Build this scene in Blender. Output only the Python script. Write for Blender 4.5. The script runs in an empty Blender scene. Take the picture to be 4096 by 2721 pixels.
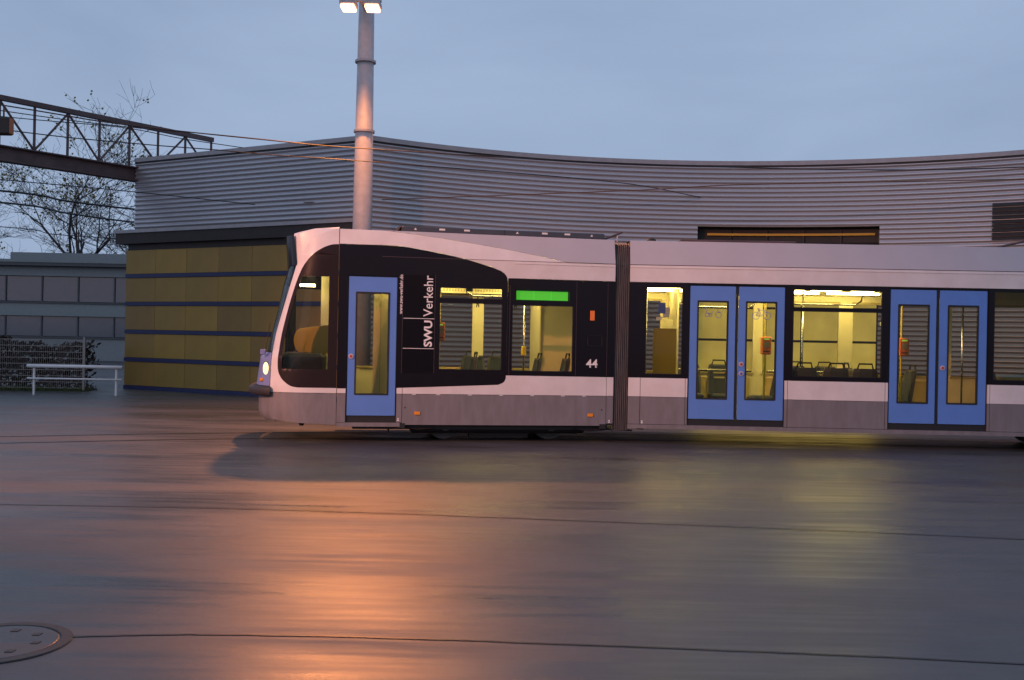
import bpy, bmesh, math, random
from mathutils import Vector, Matrix
from mathutils.geometry import delaunay_2d_cdt
random.seed(7)
R = math.radians
C = bpy.context.scene.collection
SC = bpy.context.scene

# ------------------------------------------------------------------ camera
CAMZ, ROLL = 1.6, 0.0199
cam = bpy.data.cameras.new('camera'); cam.sensor_width = 36.0; cam.lens = 35.07
cam.clip_end = 3000; cam.clip_start = 0.1
co = bpy.data.objects.new('camera', cam); C.objects.link(co)
co.location = (0, 0, CAMZ)
co.matrix_world = Matrix.Translation((0, 0, CAMZ)) @ Matrix.Rotation(R(90), 4, 'X') @ Matrix.Rotation(ROLL, 4, 'Z')
SC.camera = co

# ------------------------------------------------------------------ world: overcast dusk
SUN_EL, SUN_ROT = 4.0, 205.0
w = bpy.data.worlds.new('World'); SC.world = w; w.use_nodes = True
nt = w.node_tree; nt.nodes.clear()
def N(t, kind, **kw):
    n = t.nodes.new(kind)
    for k, v in kw.items(): setattr(n, k, v)
    return n
def inp(n, **kw):
    for k, v in kw.items():
        n.inputs[k.replace('_', ' ')].default_value = v
    return n
sky = N(nt, 'ShaderNodeTexSky', sky_type='NISHITA', sun_disc=False)
sky.sun_elevation = R(SUN_EL); sky.sun_rotation = R(SUN_ROT)
sky.air_density = 1.3; sky.dust_density = 1.0; sky.ozone_density = 2.5
bg1 = N(nt, 'ShaderNodeBackground'); bg1.inputs['Strength'].default_value = 0.06
nt.links.new(sky.outputs[0], bg1.inputs['Color'])
# the cloud deck: an even sheet of blue-grey stratus with soft structure
tc = N(nt, 'ShaderNodeTexCoord'); mp = N(nt, 'ShaderNodeMapping')
mp.inputs['Scale'].default_value = (1.0, 1.0, 3.2)
nz = N(nt, 'ShaderNodeTexNoise'); inp(nz, Scale=2.1, Detail=5.0, Roughness=0.5, Distortion=0.4)
cr = N(nt, 'ShaderNodeValToRGB')
cr.color_ramp.elements[0].position = 0.30; cr.color_ramp.elements[0].color = (0.312, 0.414, 0.612, 1)
cr.color_ramp.elements[1].position = 0.72; cr.color_ramp.elements[1].color = (0.412, 0.533, 0.752, 1)
bg2 = N(nt, 'ShaderNodeBackground'); bg2.inputs['Strength'].default_value = 1.0
nt.links.new(tc.outputs['Generated'], mp.inputs[0]); nt.links.new(mp.outputs[0], nz.inputs['Vector'])
nt.links.new(nz.outputs[0], cr.inputs[0]); nt.links.new(cr.outputs[0], bg2.inputs['Color'])
mx = N(nt, 'ShaderNodeMixShader'); mx.inputs[0].default_value = 0.86
nt.links.new(bg1.outputs[0], mx.inputs[1]); nt.links.new(bg2.outputs[0], mx.inputs[2])
wo = N(nt, 'ShaderNodeOutputWorld'); nt.links.new(mx.outputs[0], wo.inputs[0])

# ------------------------------------------------------------------ sun: the last glow, spread by cloud
sl = bpy.data.lights.new('sun', 'SUN'); sl.energy = 0.15; sl.angle = R(30); sl.color = (1.0, 0.74, 0.68)
so = bpy.data.objects.new('sun', sl); C.objects.link(so)
d = Vector((math.sin(R(SUN_ROT)) * math.cos(R(SUN_EL)), math.cos(R(SUN_ROT)) * math.cos(R(SUN_EL)), math.sin(R(SUN_EL) + 0.2)))
so.rotation_euler = d.to_track_quat('Z', 'Y').to_euler(); so.location = d * 60

vs = SC.view_settings
vs.view_transform = 'Standard'; vs.look = 'None'; vs.exposure = 0.0; vs.gamma = 1.0; vs.use_curve_mapping = False
SC.render.engine = 'CYCLES'
SC.cycles.use_denoising = True
SC.cycles.max_bounces = 10; SC.cycles.transparent_max_bounces = 24; SC.cycles.glossy_bounces = 5
SC.cycles.sample_clamp_indirect = 6.0; SC.cycles.caustics_reflective = False; SC.cycles.caustics_refractive = False

# ------------------------------------------------------------------ materials
MATS = {}
def mat(name, col, rough=0.5, metal=0.0, var=0.0, scale=6.0, bump=0.0, bscale=60.0, coat=0.0, stretch=(1, 1, 1), rvar=0.0, spec=0.5, dirt=None):
    m = bpy.data.materials.new(name); m.use_nodes = True; MATS[name] = m
    t = m.node_tree; p = t.nodes['Principled BSDF']
    p.inputs['Base Color'].default_value = (*col, 1); p.inputs['Roughness'].default_value = rough
    p.inputs['Metallic'].default_value = metal; p.inputs['Coat Weight'].default_value = coat
    p.inputs['Coat Roughness'].default_value = 0.06; p.inputs['Specular IOR Level'].default_value = spec
    tc = N(t, 'ShaderNodeTexCoord'); mp = N(t, 'ShaderNodeMapping'); mp.inputs['Scale'].default_value = stretch
    t.links.new(tc.outputs['Object'], mp.inputs[0])
    if var > 0 or rvar > 0:
        nz = N(t, 'ShaderNodeTexNoise'); inp(nz, Scale=scale, Detail=6.0, Roughness=0.6); t.links.new(mp.outputs[0], nz.inputs['Vector'])
        if var > 0:
            cr = N(t, 'ShaderNodeValToRGB'); a, b = cr.color_ramp.elements
            a.position, b.position = 0.3, 0.7
            a.color = (*[max(0, c * (1 - var)) for c in col], 1); b.color = (*[min(1, c * (1 + var)) for c in col], 1)
            if dirt: a.color = (*dirt, 1)
            t.links.new(nz.outputs[0], cr.inputs[0]); t.links.new(cr.outputs[0], p.inputs['Base Color'])
        if rvar > 0:
            mr = N(t, 'ShaderNodeMapRange'); inp(mr, From_Min=0.3, From_Max=0.7, To_Min=max(0.02, rough - rvar), To_Max=rough + rvar)
            t.links.new(nz.outputs[0], mr.inputs[0]); t.links.new(mr.outputs[0], p.inputs['Roughness'])
    if bump > 0:
        nb = N(t, 'ShaderNodeTexNoise'); inp(nb, Scale=bscale, Detail=4.0, Roughness=0.6); t.links.new(mp.outputs[0], nb.inputs['Vector'])
        bp = N(t, 'ShaderNodeBump'); inp(bp, Strength=bump, Distance=0.01)
        t.links.new(nb.outputs[0], bp.inputs['Height']); t.links.new(bp.outputs[0], p.inputs['Normal'])
    return m
def emat(name, col, strength):
    m = bpy.data.materials.new(name); m.use_nodes = True; MATS[name] = m
    p = m.node_tree.nodes['Principled BSDF']
    p.inputs['Base Color'].default_value = (*[min(0.8, c) for c in col], 1); p.inputs['Roughness'].default_value = 0.4
    p.inputs['Emission Color'].default_value = (*col, 1); p.inputs['Emission Strength'].default_value = strength
    return m
def glass(name, tint, gloss=0.03):
    m = bpy.data.materials.new(name); m.use_nodes = True; MATS[name] = m
    t = m.node_tree; t.nodes.clear()
    o = N(t, 'ShaderNodeOutputMaterial'); tr = N(t, 'ShaderNodeBsdfTransparent'); gl = N(t, 'ShaderNodeBsdfGlossy'); fr = N(t, 'ShaderNodeFresnel')
    tr.inputs[0].default_value = (*tint, 1); gl.inputs['Roughness'].default_value = gloss; fr.inputs[0].default_value = 1.3
    mi = N(t, 'ShaderNodeMixShader')
    t.links.new(fr.outputs[0], mi.inputs[0]); t.links.new(tr.outputs[0], mi.inputs[1]); t.links.new(gl.outputs[0], mi.inputs[2]); t.links.new(mi.outputs[0], o.inputs[0])
    return m

mat('white_paint', (0.74, 0.70, 0.70), 0.32, var=0.05, scale=2.5, coat=0.25, dirt=(0.66, 0.61, 0.60))
mat('silver_paint', (0.46, 0.45, 0.50), 0.36, var=0.04, scale=2.0, coat=0.2)
mat('grey_paint', (0.20, 0.19, 0.21), 0.45, var=0.07, scale=3.0, coat=0.1, dirt=(0.17, 0.155, 0.16), stretch=(3, 1, .8), rvar=.1)
mat('black_gloss', (0.010, 0.008, 0.011), 0.18, rvar=0.05, scale=2.0, spec=0.16)
mat('black_film', (0.006, 0.005, 0.007), 0.30, spec=0.12)
mat('band_brown', (0.022, 0.014, 0.015), 0.34, spec=0.16)
mat('blue_door', (0.105, 0.245, 0.66), 0.42, var=0.05, scale=3.0)
mat('blue_mask', (0.19, 0.22, 0.46), 0.40, var=0.05, scale=4.0)
mat('rubber', (0.012, 0.012, 0.014), 0.6)
mat('bumper_rubber', (0.03, 0.028, 0.03), 0.55, bump=0.2, bscale=90)
mat('seam_dark', (0.06, 0.035, 0.04), 0.6)
mat('bellows', (0.095, 0.092, 0.10), 0.5, var=0.35, scale=5, stretch=(4, 4, .6))
mat('underbody', (0.012, 0.011, 0.012), 0.7)
mat('steel_wheel', (0.10, 0.09, 0.085), 0.5, metal=0.6, var=0.3)
mat('roof_box', (0.045, 0.055, 0.075), 0.5, var=0.1)
mat('roof_grey', (0.30, 0.30, 0.33), 0.6, var=0.1)
mat('label_white', (0.75, 0.75, 0.73), 0.5)
mat('print_white', (0.82, 0.80, 0.80), 0.5)
mat('amber', (0.80, 0.28, 0.02), 0.35)
mat('cream', (0.74, 0.66, 0.42), 0.5, var=0.05, scale=3)
mat('cream_dark', (0.42, 0.34, 0.15), 0.5, var=0.06)
mat('tram_floor', (0.12, 0.11, 0.10), 0.6)
mat('ceiling', (0.70, 0.64, 0.45), 0.5)
mat('seat_fabric', (0.035, 0.042, 0.075), 0.85, var=0.2, scale=40)
mat('seat_shell', (0.085, 0.08, 0.085), 0.45)
mat('chrome', (0.75, 0.74, 0.70), 0.22, metal=1.0)
mat('yellow_pole', (0.75, 0.58, 0.05), 0.4)
mat('orange_box', (0.90, 0.22, 0.03), 0.4)
mat('ochre', (0.62, 0.36, 0.03), 0.5)
mat('blue_print', (0.08, 0.13, 0.55), 0.6)
mat('red_button', (0.45, 0.05, 0.04), 0.3)
mat('glass_ring', (0.62, 0.50, 0.50), 0.3, metal=0.3)
glass('window_glass', (0.72, 0.72, 0.56)); glass('far_glass', (0.56, 0.58, 0.54)); glass('cab_glass', (0.66, 0.68, 0.62)); glass('screen_glass', (0.42, 0.50, 0.56))
emat('tube', (1.0, 0.81, 0.34), 36.0)
emat('tube_dim', (1.0, 0.81, 0.34), 42.0)
emat('display_green', (0.10, 0.74, 0.06), 0.62)
emat('headlight', (1.0, 0.76, 0.36), 1.5)
emat('lamp_lens', (1.0, 0.42, 0.22), 6.0)
emat('red_led', (1.0, 0.10, 0.04), 1.2)
emat('validator_screen', (0.45, 0.75, 0.10), 0.5)
emat('lit_panel', (0.64, 0.49, 0.12), 0.85)
t = MATS['lit_panel'].node_tree; tc = N(t, 'ShaderNodeTexCoord'); nz = N(t, 'ShaderNodeTexNoise'); inp(nz, Scale=0.8, Detail=5.0, Roughness=0.6); mr = N(t, 'ShaderNodeMapRange'); inp(mr, From_Min=0.3, From_Max=0.7, To_Min=0.5, To_Max=1.25)
t.links.new(tc.outputs['Object'], nz.inputs['Vector']); t.links.new(nz.outputs[0], mr.inputs[0]); t.links.new(mr.outputs[0], t.nodes['Principled BSDF'].inputs['Emission Strength'])

# wet asphalt
m = mat('asphalt', (0.045, 0.046, 0.050), 0.36, spec=0.6)
t = m.node_tree; p = t.nodes['Principled BSDF']
tc = N(t, 'ShaderNodeTexCoord')
def noise(scale, st, detail=5.0, rough=0.6):
    mp = N(t, 'ShaderNodeMapping'); mp.inputs['Scale'].default_value = st; mp.inputs['Rotation'].default_value = (0, 0, R(-2))
    nz = N(t, 'ShaderNodeTexNoise'); inp(nz, Scale=scale, Detail=detail, Roughness=rough)
    t.links.new(tc.outputs['Object'], mp.inputs[0]); t.links.new(mp.outputs[0], nz.inputs['Vector']); return nz
n1 = noise(0.9, (0.22, 1.0, 1)); n2 = noise(5.0, (0.12, 1.6, 1)); n3 = noise(110, (1, 1, 1), 3, .75); n4 = noise(1.6, (1, 1, 1), 7, .7)
def rng(src, a, b, c, d_):
    mr = N(t, 'ShaderNodeMapRange'); inp(mr, From_Min=a, From_Max=b, To_Min=c, To_Max=d_); t.links.new(src, mr.inputs[0]); return mr.outputs[0]
def mth(op, a, b):
    q = N(t, 'ShaderNodeMath', operation=op)
    for i, v in enumerate((a, b)):
        if isinstance(v, (int, float)): q.inputs[i].default_value = v
        else: t.links.new(v, q.inputs[i])
    return q.outputs[0]
rr = mth('ADD', rng(n1.outputs[0], 0.36, 0.64, 0.31, 0.55), rng(n2.outputs[0], 0.35, 0.65, -0.07, 0.08))
t.links.new(rr, p.inputs['Roughness'])
cr = N(t, 'ShaderNodeValToRGB'); cr.color_ramp.elements[0].color = (0.022, 0.022, 0.025, 1); cr.color_ramp.elements[1].color = (0.088, 0.088, 0.094, 1)
cr.color_ramp.elements[0].position = 0.36; cr.color_ramp.elements[1].position = 0.64
t.links.new(mth('ADD', mth('ADD', mth('MULTIPLY', n1.outputs[0], 0.25), mth('MULTIPLY', n2.outputs[0], 0.25)), mth('ADD', mth('MULTIPLY', n4.outputs[0], 0.25), mth('MULTIPLY', n3.outputs[0], 0.25))), cr.inputs[0]); t.links.new(cr.outputs[0], p.inputs['Base Color'])
bp = N(t, 'ShaderNodeBump'); inp(bp, Strength=0.45, Distance=0.004)
t.links.new(mth('ADD', mth('MULTIPLY', n3.outputs[0], 0.6), n2.outputs[0]), bp.inputs['Height']); t.links.new(bp.outputs[0], p.inputs['Normal'])

mat('bitumen', (0.018, 0.018, 0.019), 0.42)
mat('rail_steel', (0.18, 0.17, 0.17), 0.35, metal=0.8, var=0.2)
mat('iron', (0.05, 0.045, 0.045), 0.5, metal=0.5, var=0.2, bump=0.2)
mat('cladding', (0.46, 0.45, 0.48), 0.38, metal=0.55, var=0.10, scale=1.2, rvar=0.06, stretch=(0.3, 0.3, 4))
mat('cladding_back', (0.05, 0.05, 0.055), 0.7)
mat('coping', (0.34, 0.33, 0.35), 0.5, metal=0.2, var=0.1)
for i, c in enumerate([(0.265, 0.165, 0.032), (0.235, 0.145, 0.031), (0.30, 0.188, 0.032), (0.215, 0.132, 0.032)]):
    mat('ochre_panel%d' % i, c, 0.5, var=0.12, scale=1.4, stretch=(1, 1, .5))
mat('blue_stripe', (0.016, 0.020, 0.085), 0.5, var=0.1)
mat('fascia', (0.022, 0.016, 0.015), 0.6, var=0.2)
mat('girder', (0.085, 0.055, 0.055), 0.6, var=0.3, scale=3)
mat('mast_paint', (0.40, 0.41, 0.45), 0.6, metal=0.1, var=0.12)
mat('wire', (0.015, 0.015, 0.018), 0.5)
mat('copper_wire', (0.20, 0.09, 0.05), 0.4, metal=0.7)
mat('bark', (0.045, 0.036, 0.034), 0.9, var=0.3, scale=10)
mat('leaf_dry', (0.16, 0.13, 0.03), 0.8, var=0.3, scale=3)
mat('hedge_leaf', (0.030, 0.021, 0.016), 0.8, var=0.4, scale=3)
mat('grass', (0.05, 0.07, 0.02), 0.9, var=0.3)
mat('fence_wire', (0.20, 0.20, 0.20), 0.4, metal=0.6)
mat('barrier_white', (0.72, 0.73, 0.74), 0.5, var=0.05)
mat('office_wall', (0.22, 0.25, 0.26), 0.7, var=0.08)
mat('office_glass', (0.045, 0.085, 0.125), 0.12, rvar=0.04, spec=0.5)
mat('office_frame', (0.05, 0.06, 0.07), 0.5)
mat('gate_frame', (0.05, 0.05, 0.055), 0.5, metal=0.4)

# ------------------------------------------------------------------ helpers
def link(name, me, m, parent=None, mw=None, smooth=False):
    o = bpy.data.objects.new(name, me); C.objects.link(o)
    if m and not me.materials: me.materials.append(MATS[m])
    if parent: o.parent = parent
    if mw is not None: o.matrix_local = mw
    if smooth:
        for f in me.polygons: f.use_smooth = True
    return o
def empty(name, loc=(0, 0, 0), rz=0):
    o = bpy.data.objects.new(name, None); C.objects.link(o); o.location = loc; o.rotation_euler = (0, 0, rz); o.empty_display_size = 0.2; return o
def tag(o, label=None, cat=None, group=None, kind=None):
    if label: o['label'] = label
    if cat: o['category'] = cat
    if group: o['group'] = group
    if kind: o['kind'] = kind
    return o
class MB:
    def __init__(s): s.v, s.f = [], []
    def add(s, vs, fs):
        k = len(s.v); s.v += [tuple(v) for v in vs]; s.f += [tuple(i + k for i in f) for f in fs]; return s
    def box(s, a, b, rz=0, c=None):
        x0, y0, z0 = a; x1, y1, z1 = b
        vs = [(x0, y0, z0), (x1, y0, z0), (x1, y1, z0), (x0, y1, z0), (x0, y0, z1), (x1, y0, z1), (x1, y1, z1), (x0, y1, z1)]
        return s.add(vs, [(0, 3, 2, 1), (4, 5, 6, 7), (0, 1, 5, 4), (1, 2, 6, 5), (2, 3, 7, 6), (3, 0, 4, 7)])
    def bbox(s, a, b, r=0.01):           # box with chamfered vertical edges and top
        x0, y0, z0 = a; x1, y1, z1 = b
        ring = lambda i, z: [(x0 + r + i, y0 + i, z), (x1 - r - i, y0 + i, z), (x1 - i, y0 + r + i, z), (x1 - i, y1 - r - i, z), (x1 - r - i, y1 - i, z), (x0 + r + i, y1 - i, z), (x0 + i, y1 - r - i, z), (x0 + i, y0 + r + i, z)]
        vs = ring(r, z0) + ring(0, z0 + r) + ring(0, z1 - r) + ring(r, z1)
        fs = [tuple(range(7, -1, -1)), tuple(range(24, 32))]
        for k in range(3):
            for i in range(8): fs.append((k * 8 + i, k * 8 + (i + 1) % 8, k * 8 + 8 + (i + 1) % 8, k * 8 + 8 + i))
        return s.add(vs, fs)
    def tube(s, pts, r, n=6, cap=True):
        pts = [Vector(p) for p in pts]; vs, fs = [], []
        rs = r if isinstance(r, (list, tuple)) else [r] * len(pts)
        for i, p in enumerate(pts):
            tdir = (pts[min(i + 1, len(pts) - 1)] - pts[max(i - 1, 0)]).normalized()
            up = Vector((0, 0, 1)) if abs(tdir.z) < 0.9 else Vector((1, 0, 0))
            a = tdir.cross(up).normalized(); b = a.cross(tdir)
            for k in range(n):
                q = 2 * math.pi * k / n; vs.append(p + (a * math.cos(q) + b * math.sin(q)) * rs[i])
        for i in range(len(pts) - 1):
            for k in range(n): fs.append((i * n + k, i * n + (k + 1) % n, (i + 1) * n + (k + 1) % n, (i + 1) * n + k))
        if cap: fs += [tuple(range(n - 1, -1, -1)), tuple(range((len(pts) - 1) * n, len(pts) * n))]
        return s.add(vs, fs)
    def cyl(s, c, r, axis, h, n=20, r2=None):
        a = Vector(axis).normalized(); c = Vector(c)
        return s.tube([c, c + a * h], [r, r if r2 is None else r2], n)
    def grid(s, rows):
        n = len(rows[0]); vs = [p for r_ in rows for p in r_]; fs = []
        for i in range(len(rows) - 1):
            for j in range(n - 1): fs.append((i * n + j, i * n + j + 1, (i + 1) * n + j + 1, (i + 1) * n + j))
        return s.add(vs, fs)
    def me(s, name):
        m = bpy.data.meshes.new(name); m.from_pydata(s.v, [], s.f); m.validate(); 
        b = bmesh.new(); b.from_mesh(m); bmesh.ops.recalc_face_normals(b, faces=b.faces); b.to_mesh(m); b.free()
        return m
    def build(s, name, m, parent=None, mw=None, smooth=False):
        return link(name, s.me(name), m, parent, mw, smooth)

def inside(pt, loops):
    x, y = pt; c = False
    for lp in loops:
        j = len(lp) - 1
        for i in range(len(lp)):
            (xi, yi), (xj, yj) = lp[i], lp[j]
            if (yi > y) != (yj > y) and x < (xj - xi) * (y - yi) / (yj - yi) + xi: c = not c
            j = i
    return c
def plate(name, outline, holes, m, parent, mw=None, y0=0.0, thick=0.03, wrap=None, gridstep=None, folds=(), smooth=False):
    """flat sheet given in side view (x, z), with holes, laid on the surface wrap(x, z) -> depth"""
    loops = [list(outline)] + [list(h) for h in holes]
    vs, es = [], []
    for lp in loops:
        k = len(vs); vs += [Vector(q) for q in lp]; es += [(k + i, k + (i + 1) % len(lp)) for i in range(len(lp))]
    xs = [q[0] for q in outline]; zs = [q[1] for q in outline]
    for zf in folds:
        if min(zs) < zf < max(zs):
            k = len(vs); vs += [Vector((min(xs) - 0.01, zf)), Vector((max(xs) + 0.01, zf))]; es.append((k, k + 1))
    if gridstep:
        x = min(xs) + gridstep / 2
        while x < max(xs):
            z = min(zs) + gridstep / 2
            while z < max(zs):
                if inside((x, z), loops): vs.append(Vector((x, z)))
                z += gridstep
            x += gridstep
    ov, oe, of, *_ = delaunay_2d_cdt(vs, es, [], 0, 1e-5)
    tris = []
    for f in of:
        c = sum((ov[i] for i in f), Vector((0, 0))) / len(f)
        if inside((c.x, c.y), loops): tris.append(tuple(f))
    wr = wrap or (lambda x, z: 0.0)
    n = len(ov); V = [(v.x, wr(v.x, v.y) + y0, v.y) for v in ov]; F = list(tris)
    if thick:
        V += [(v.x, wr(v.x, v.y) + y0 + thick, v.y) for v in ov]
        cnt = {}
        for f in tris:
            for i in range(len(f)):
                e = (f[i], f[(i + 1) % len(f)]); key = tuple(sorted(e)); cnt.setdefault(key, []).append(e)
        F += [tuple(i + n for i in reversed(f)) for f in tris]
        for key, l in cnt.items():
            if len(l) == 1: a, b = l[0]; F.append((b, a, a + n, b + n))
    b = MB(); b.add(V, F); o = b.build(name, m, parent, mw, False)
    if smooth:
        for f in o.data.polygons: f.use_smooth = abs(f.normal.y) > 0.3 or True
        o.data.set_sharp_from_angle(angle=R(35))
    return o
def rect(x0, x1, z0, z1, r=0.0, n=4):
    if r <= 0: return [(x0, z0), (x1, z0), (x1, z1), (x0, z1)]
    out = []
    for cx, cz, a0 in ((x1 - r, z0 + r, -90), (x1 - r, z1 - r, 0), (x0 + r, z1 - r, 90), (x0 + r, z0 + r, 180)):
        for k in range(n + 1):
            a = R(a0 + 90 * k / n); out.append((cx + r * math.cos(a), cz + r * math.sin(a)))
    return out
def lerp_tab(tab, z):
    if z <= tab[0][0]: return tab[0][1]
    for (a, va), (b, vb) in zip(tab, tab[1:]):
        if z <= b: return va + (vb - va) * (z - a) / (b - a)
    return tab[-1][1]
def catmull(pts, n=8):
    P = [Vector(p) for p in pts]; P = [2 * P[0] - P[1]] + P + [2 * P[-1] - P[-2]]; out = []
    for i in range(1, len(P) - 2):
        a, b, c, d_ = P[i - 1], P[i], P[i + 1], P[i + 2]
        for k in range(n):
            u = k / n; out.append(0.5 * ((2 * b) + (c - a) * u + (2 * a - 5 * b + 4 * c - d_) * u * u + (3 * b - a - 3 * c + d_) * u ** 3))
    out.append(P[-2]); return out
# a pixel of the 2360 x 1568 photograph -> ground plan point at a known height or depth
FP = 2299.0
def pix(u, v, h=None, Y=None):
    du, dv = u - 1180, v - 784
    a = du * math.cos(ROLL) + dv * math.sin(ROLL); b = -du * math.sin(ROLL) + dv * math.cos(ROLL)
    if Y is None: Y = (h - CAMZ) * FP / -b
    return Vector((a / FP * Y, Y, CAMZ - b / FP * Y))

# ================================================================== SETTING
g = MB().add([(-300, -120, 0), (300, -120, 0), (300, 500, 0), (-300, 500, 0)], [(0, 1, 2, 3)]).build('ground', 'asphalt')
tag(g, 'wet grey asphalt yard reflecting the lamp and the windows', kind='structure')
def strip(name, pts, wd, z, m, off=0.0):
    L, Rr = [], []
    P = [Vector((q[0], q[1], 0)) for q in pts]
    for i, q in enumerate(P):
        tdir = (P[min(i + 1, len(P) - 1)] - P[max(i - 1, 0)]).normalized(); nn = Vector((-tdir.y, tdir.x, 0))
        L.append(q + nn * (off + wd / 2) + Vector((0, 0, z))); Rr.append(q + nn * (off - wd / 2) + Vector((0, 0, z)))
    b = MB(); b.grid([L, Rr]); return b.build(name, m)
def wob(pts, a): return [(q.x, q.y + random.uniform(-a, a)) for q in pts]
s = strip('pavement_joint', wob(catmull([(-12, 9.0, 0), (-4.66, 9.14, 0), (-1.94, 9.13, 0), (.03, 8.95, 0), (4.36, 8.43, 0), (10, 7.4, 0)], 14), .006), 0.026, 0.004, 'bitumen')
tag(s, kind='structure')
s = strip('pavement_joint', wob(catmull([(-2.28, 5.22, 0), (-1.54, 5.31, 0), (.03, 5.28, 0), (2.64, 5.08, 0), (7, 4.5, 0)], 14), .005), 0.022, 0.004, 'bitumen')
tag(s, kind='structure')

# rails of the curve
NEAR = catmull([(-16, 8.8, 0), (-11, 12.2, 0), (-7.2, 14.07, 0), (-4.3, 15.25, 0), (-1.33, 15.97, 0), (1.6, 16.45, 0), (4.76, 16.44, 0), (7.76, 16.38, 0), (13, 15.9, 0), (20, 14.3, 0)], 8)
for off, lab in ((0.0, 'groove rail set flush in asphalt on the side away from the corrugated building'), (1.0, 'groove rail set flush in asphalt on the side towards the corrugated building')):
    r_ = empty('tram_rail', (0, 16, 0)); tag(r_, lab, 'rail', 'rails of the tram track')
    inv = Matrix.Translation((0, -16, 0))
    for nm, wd, z, m_, o_ in (('rail_head', 0.062, 0.008, 'rail_steel', off), ('rail_groove', 0.045, 0.005, 'bitumen', off + (0.06 if off == 0 else -0.06))):
        k = strip(nm, NEAR, wd, z, m_, o_); k.parent = r_; k.matrix_local = inv

# manhole
mh = empty('manhole_cover', (-2.6, 5.09, 0)); tag(mh, 'round iron manhole cover in its frame set into wet asphalt', 'manhole')
b = MB(); n = 40
ringp = lambda r_, z: [(r_ * math.cos(2 * math.pi * k / n), r_ * math.sin(2 * math.pi * k / n), z) for k in range(n)]
V = ringp(.36, .003) + ringp(.355, .008) + ringp(.305, .008) + ringp(.300, .003); F = []
for k in range(3):
    for i in range(n): F.append((k * n + i, k * n + (i + 1) % n, (k + 1) * n + (i + 1) % n, (k + 1) * n + i))
b.add(V, F).build('frame', 'iron', mh)
b = MB(); b.add(ringp(.293, .004) + ringp(.288, .007), [(i, (i + 1) % n, n + (i + 1) % n, n + i) for i in range(n)] + [tuple(range(n, 2 * n))])
b.build('lid', 'asphalt', mh)
for a in range(8):
    b = MB(); q = 2 * math.pi * a / 8; b.box((.2 * math.cos(q) - .02, .2 * math.sin(q) - .02, .0072), (.2 * math.cos(q) + .02, .2 * math.sin(q) + .02, .010)); b.build('lid_stud', 'iron', mh)

# ================================================================== DEPOT BUILDING
HT, PITCH = 6.53, 0.126
dep = empty('depot_building', (0, 25, 0)); DI = Matrix.Translation((0, -25, 0))
tag(dep, 'tram depot clad in grey corrugated sheet with ochre and blue striped end wall', 'building')
CX, CY, RAD = 4.6, 12.45, 14.5
def arc(x0, x1, off=0.0, n=30):
    a0 = math.asin((x0 - CX) / RAD); a1 = math.asin((x1 - CX) / RAD)
    return [(CX + (RAD + off) * math.sin(a0 + (a1 - a0) * k / n), CY + (RAD + off) * math.cos(a0 + (a1 - a0) * k / n)) for k in range(n + 1)]
COR = arc(-3.64, 0)[0]                                 # the corner both wings meet in
LEFT = (-10.75, 28.28)
dl = Vector((LEFT[0] - COR[0], LEFT[1] - COR[1])).normalized(); nl = Vector((dl.y, -dl.x))   # left wing direction, outward normal
if nl.y > 0: nl = -nl
PROF = [(0.0, 0.0), (0.0, 0.018), (0.038, 0.045), (0.038, 0.078), (0.006, 0.108), (0.0, 0.126)]    # outward, up
def slat_mesh(name, path_fn):
    b = MB(); b.grid([[(*path_fn(o_), z) for z in (0,)] for o_ in (0,)]) if False else None
    rows = []
    for o_, z in PROF: rows.append([(x, y, z) for x, y in path_fn(o_)])
    b.grid(rows); return b.me(name)
GX0, GX1, GZ = 4.95, 9.55, 4.70
ZT = HT - 0.12
def slat_run(path_fn, z0, z1, nm='slat'):
    me_ = slat_mesh(nm, path_fn); me_.materials.append(MATS['cladding'])
    for f in me_.polygons: f.use_smooth = True
    z = z1 - PITCH
    while z > z0 - 1e-6:
        o = link(nm, me_, None, dep); o.matrix_local = DI @ Matrix.Translation((0, 0, z)); z -= PITCH
nfull = int((ZT - GZ) / PITCH)
ZG = ZT - nfull * PITCH
slat_run(lambda o: arc(-3.64, 17.0, -o, 34), ZG, ZT)
slat_run(lambda o: arc(-3.64, GX0, -o, 14), 0.10, ZG)
slat_run(lambda o: arc(GX1, 17.0, -o, 12), 0.10, ZG)
def leftpath(o): return [(LEFT[0] + nl.x * o, LEFT[1] + nl.y * o), (COR[0] + nl.x * o, COR[1] + nl.y * o)]
LZ = ZT - 15 * PITCH
slat_run(leftpath, LZ, ZT)
# backing walls behind the sheets
def wallstrip(name, pts, z0, z1, m, thick=None, holes=None):
    b = MB(); rows = [[(x, y, z0) for x, y in pts], [(x, y, z1) for x, y in pts]]
    b.grid(rows); return b.build(name, m, dep, DI)
wallstrip('backing_wall', arc(-3.5, GX0, 0.05, 16), 0, HT - .05, 'cladding_back'); wallstrip('backing_wall', arc(GX1, 17.0, 0.05, 12), 0, HT - .05, 'cladding_back')
wallstrip('backing_wall', arc(GX0, GX1, 0.05, 12), ZG, HT - .05, 'cladding_back')
wallstrip('backing_wall', leftpath(-0.05), LZ - .1, HT - .05, 'cladding_back')
def bandbox(name, inner, outer, z0, z1, m):
    b = MB(); b.grid([[(*q, z0) for q in inner], [(*q, z0) for q in outer], [(*q, z1) for q in outer], [(*q, z1) for q in inner], [(*q, z0) for q in inner]])
    return b.build(name, m, dep, DI)
bandbox('coping', arc(-3.62, 17, .3, 34), arc(-3.68, 17, -.07, 34), ZT + .004, HT, 'coping')
bandbox('coping', leftpath(-.3), leftpath(.07), ZT + .002, HT - .004, 'coping')
bandbox('coping_shade_strip', arc(-3.62, 17, -.01, 34), arc(-3.66, 17, -.052, 34), ZT - .035, ZT, 'fascia')  # dark strips added under the coping to stand in for its shade
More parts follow.
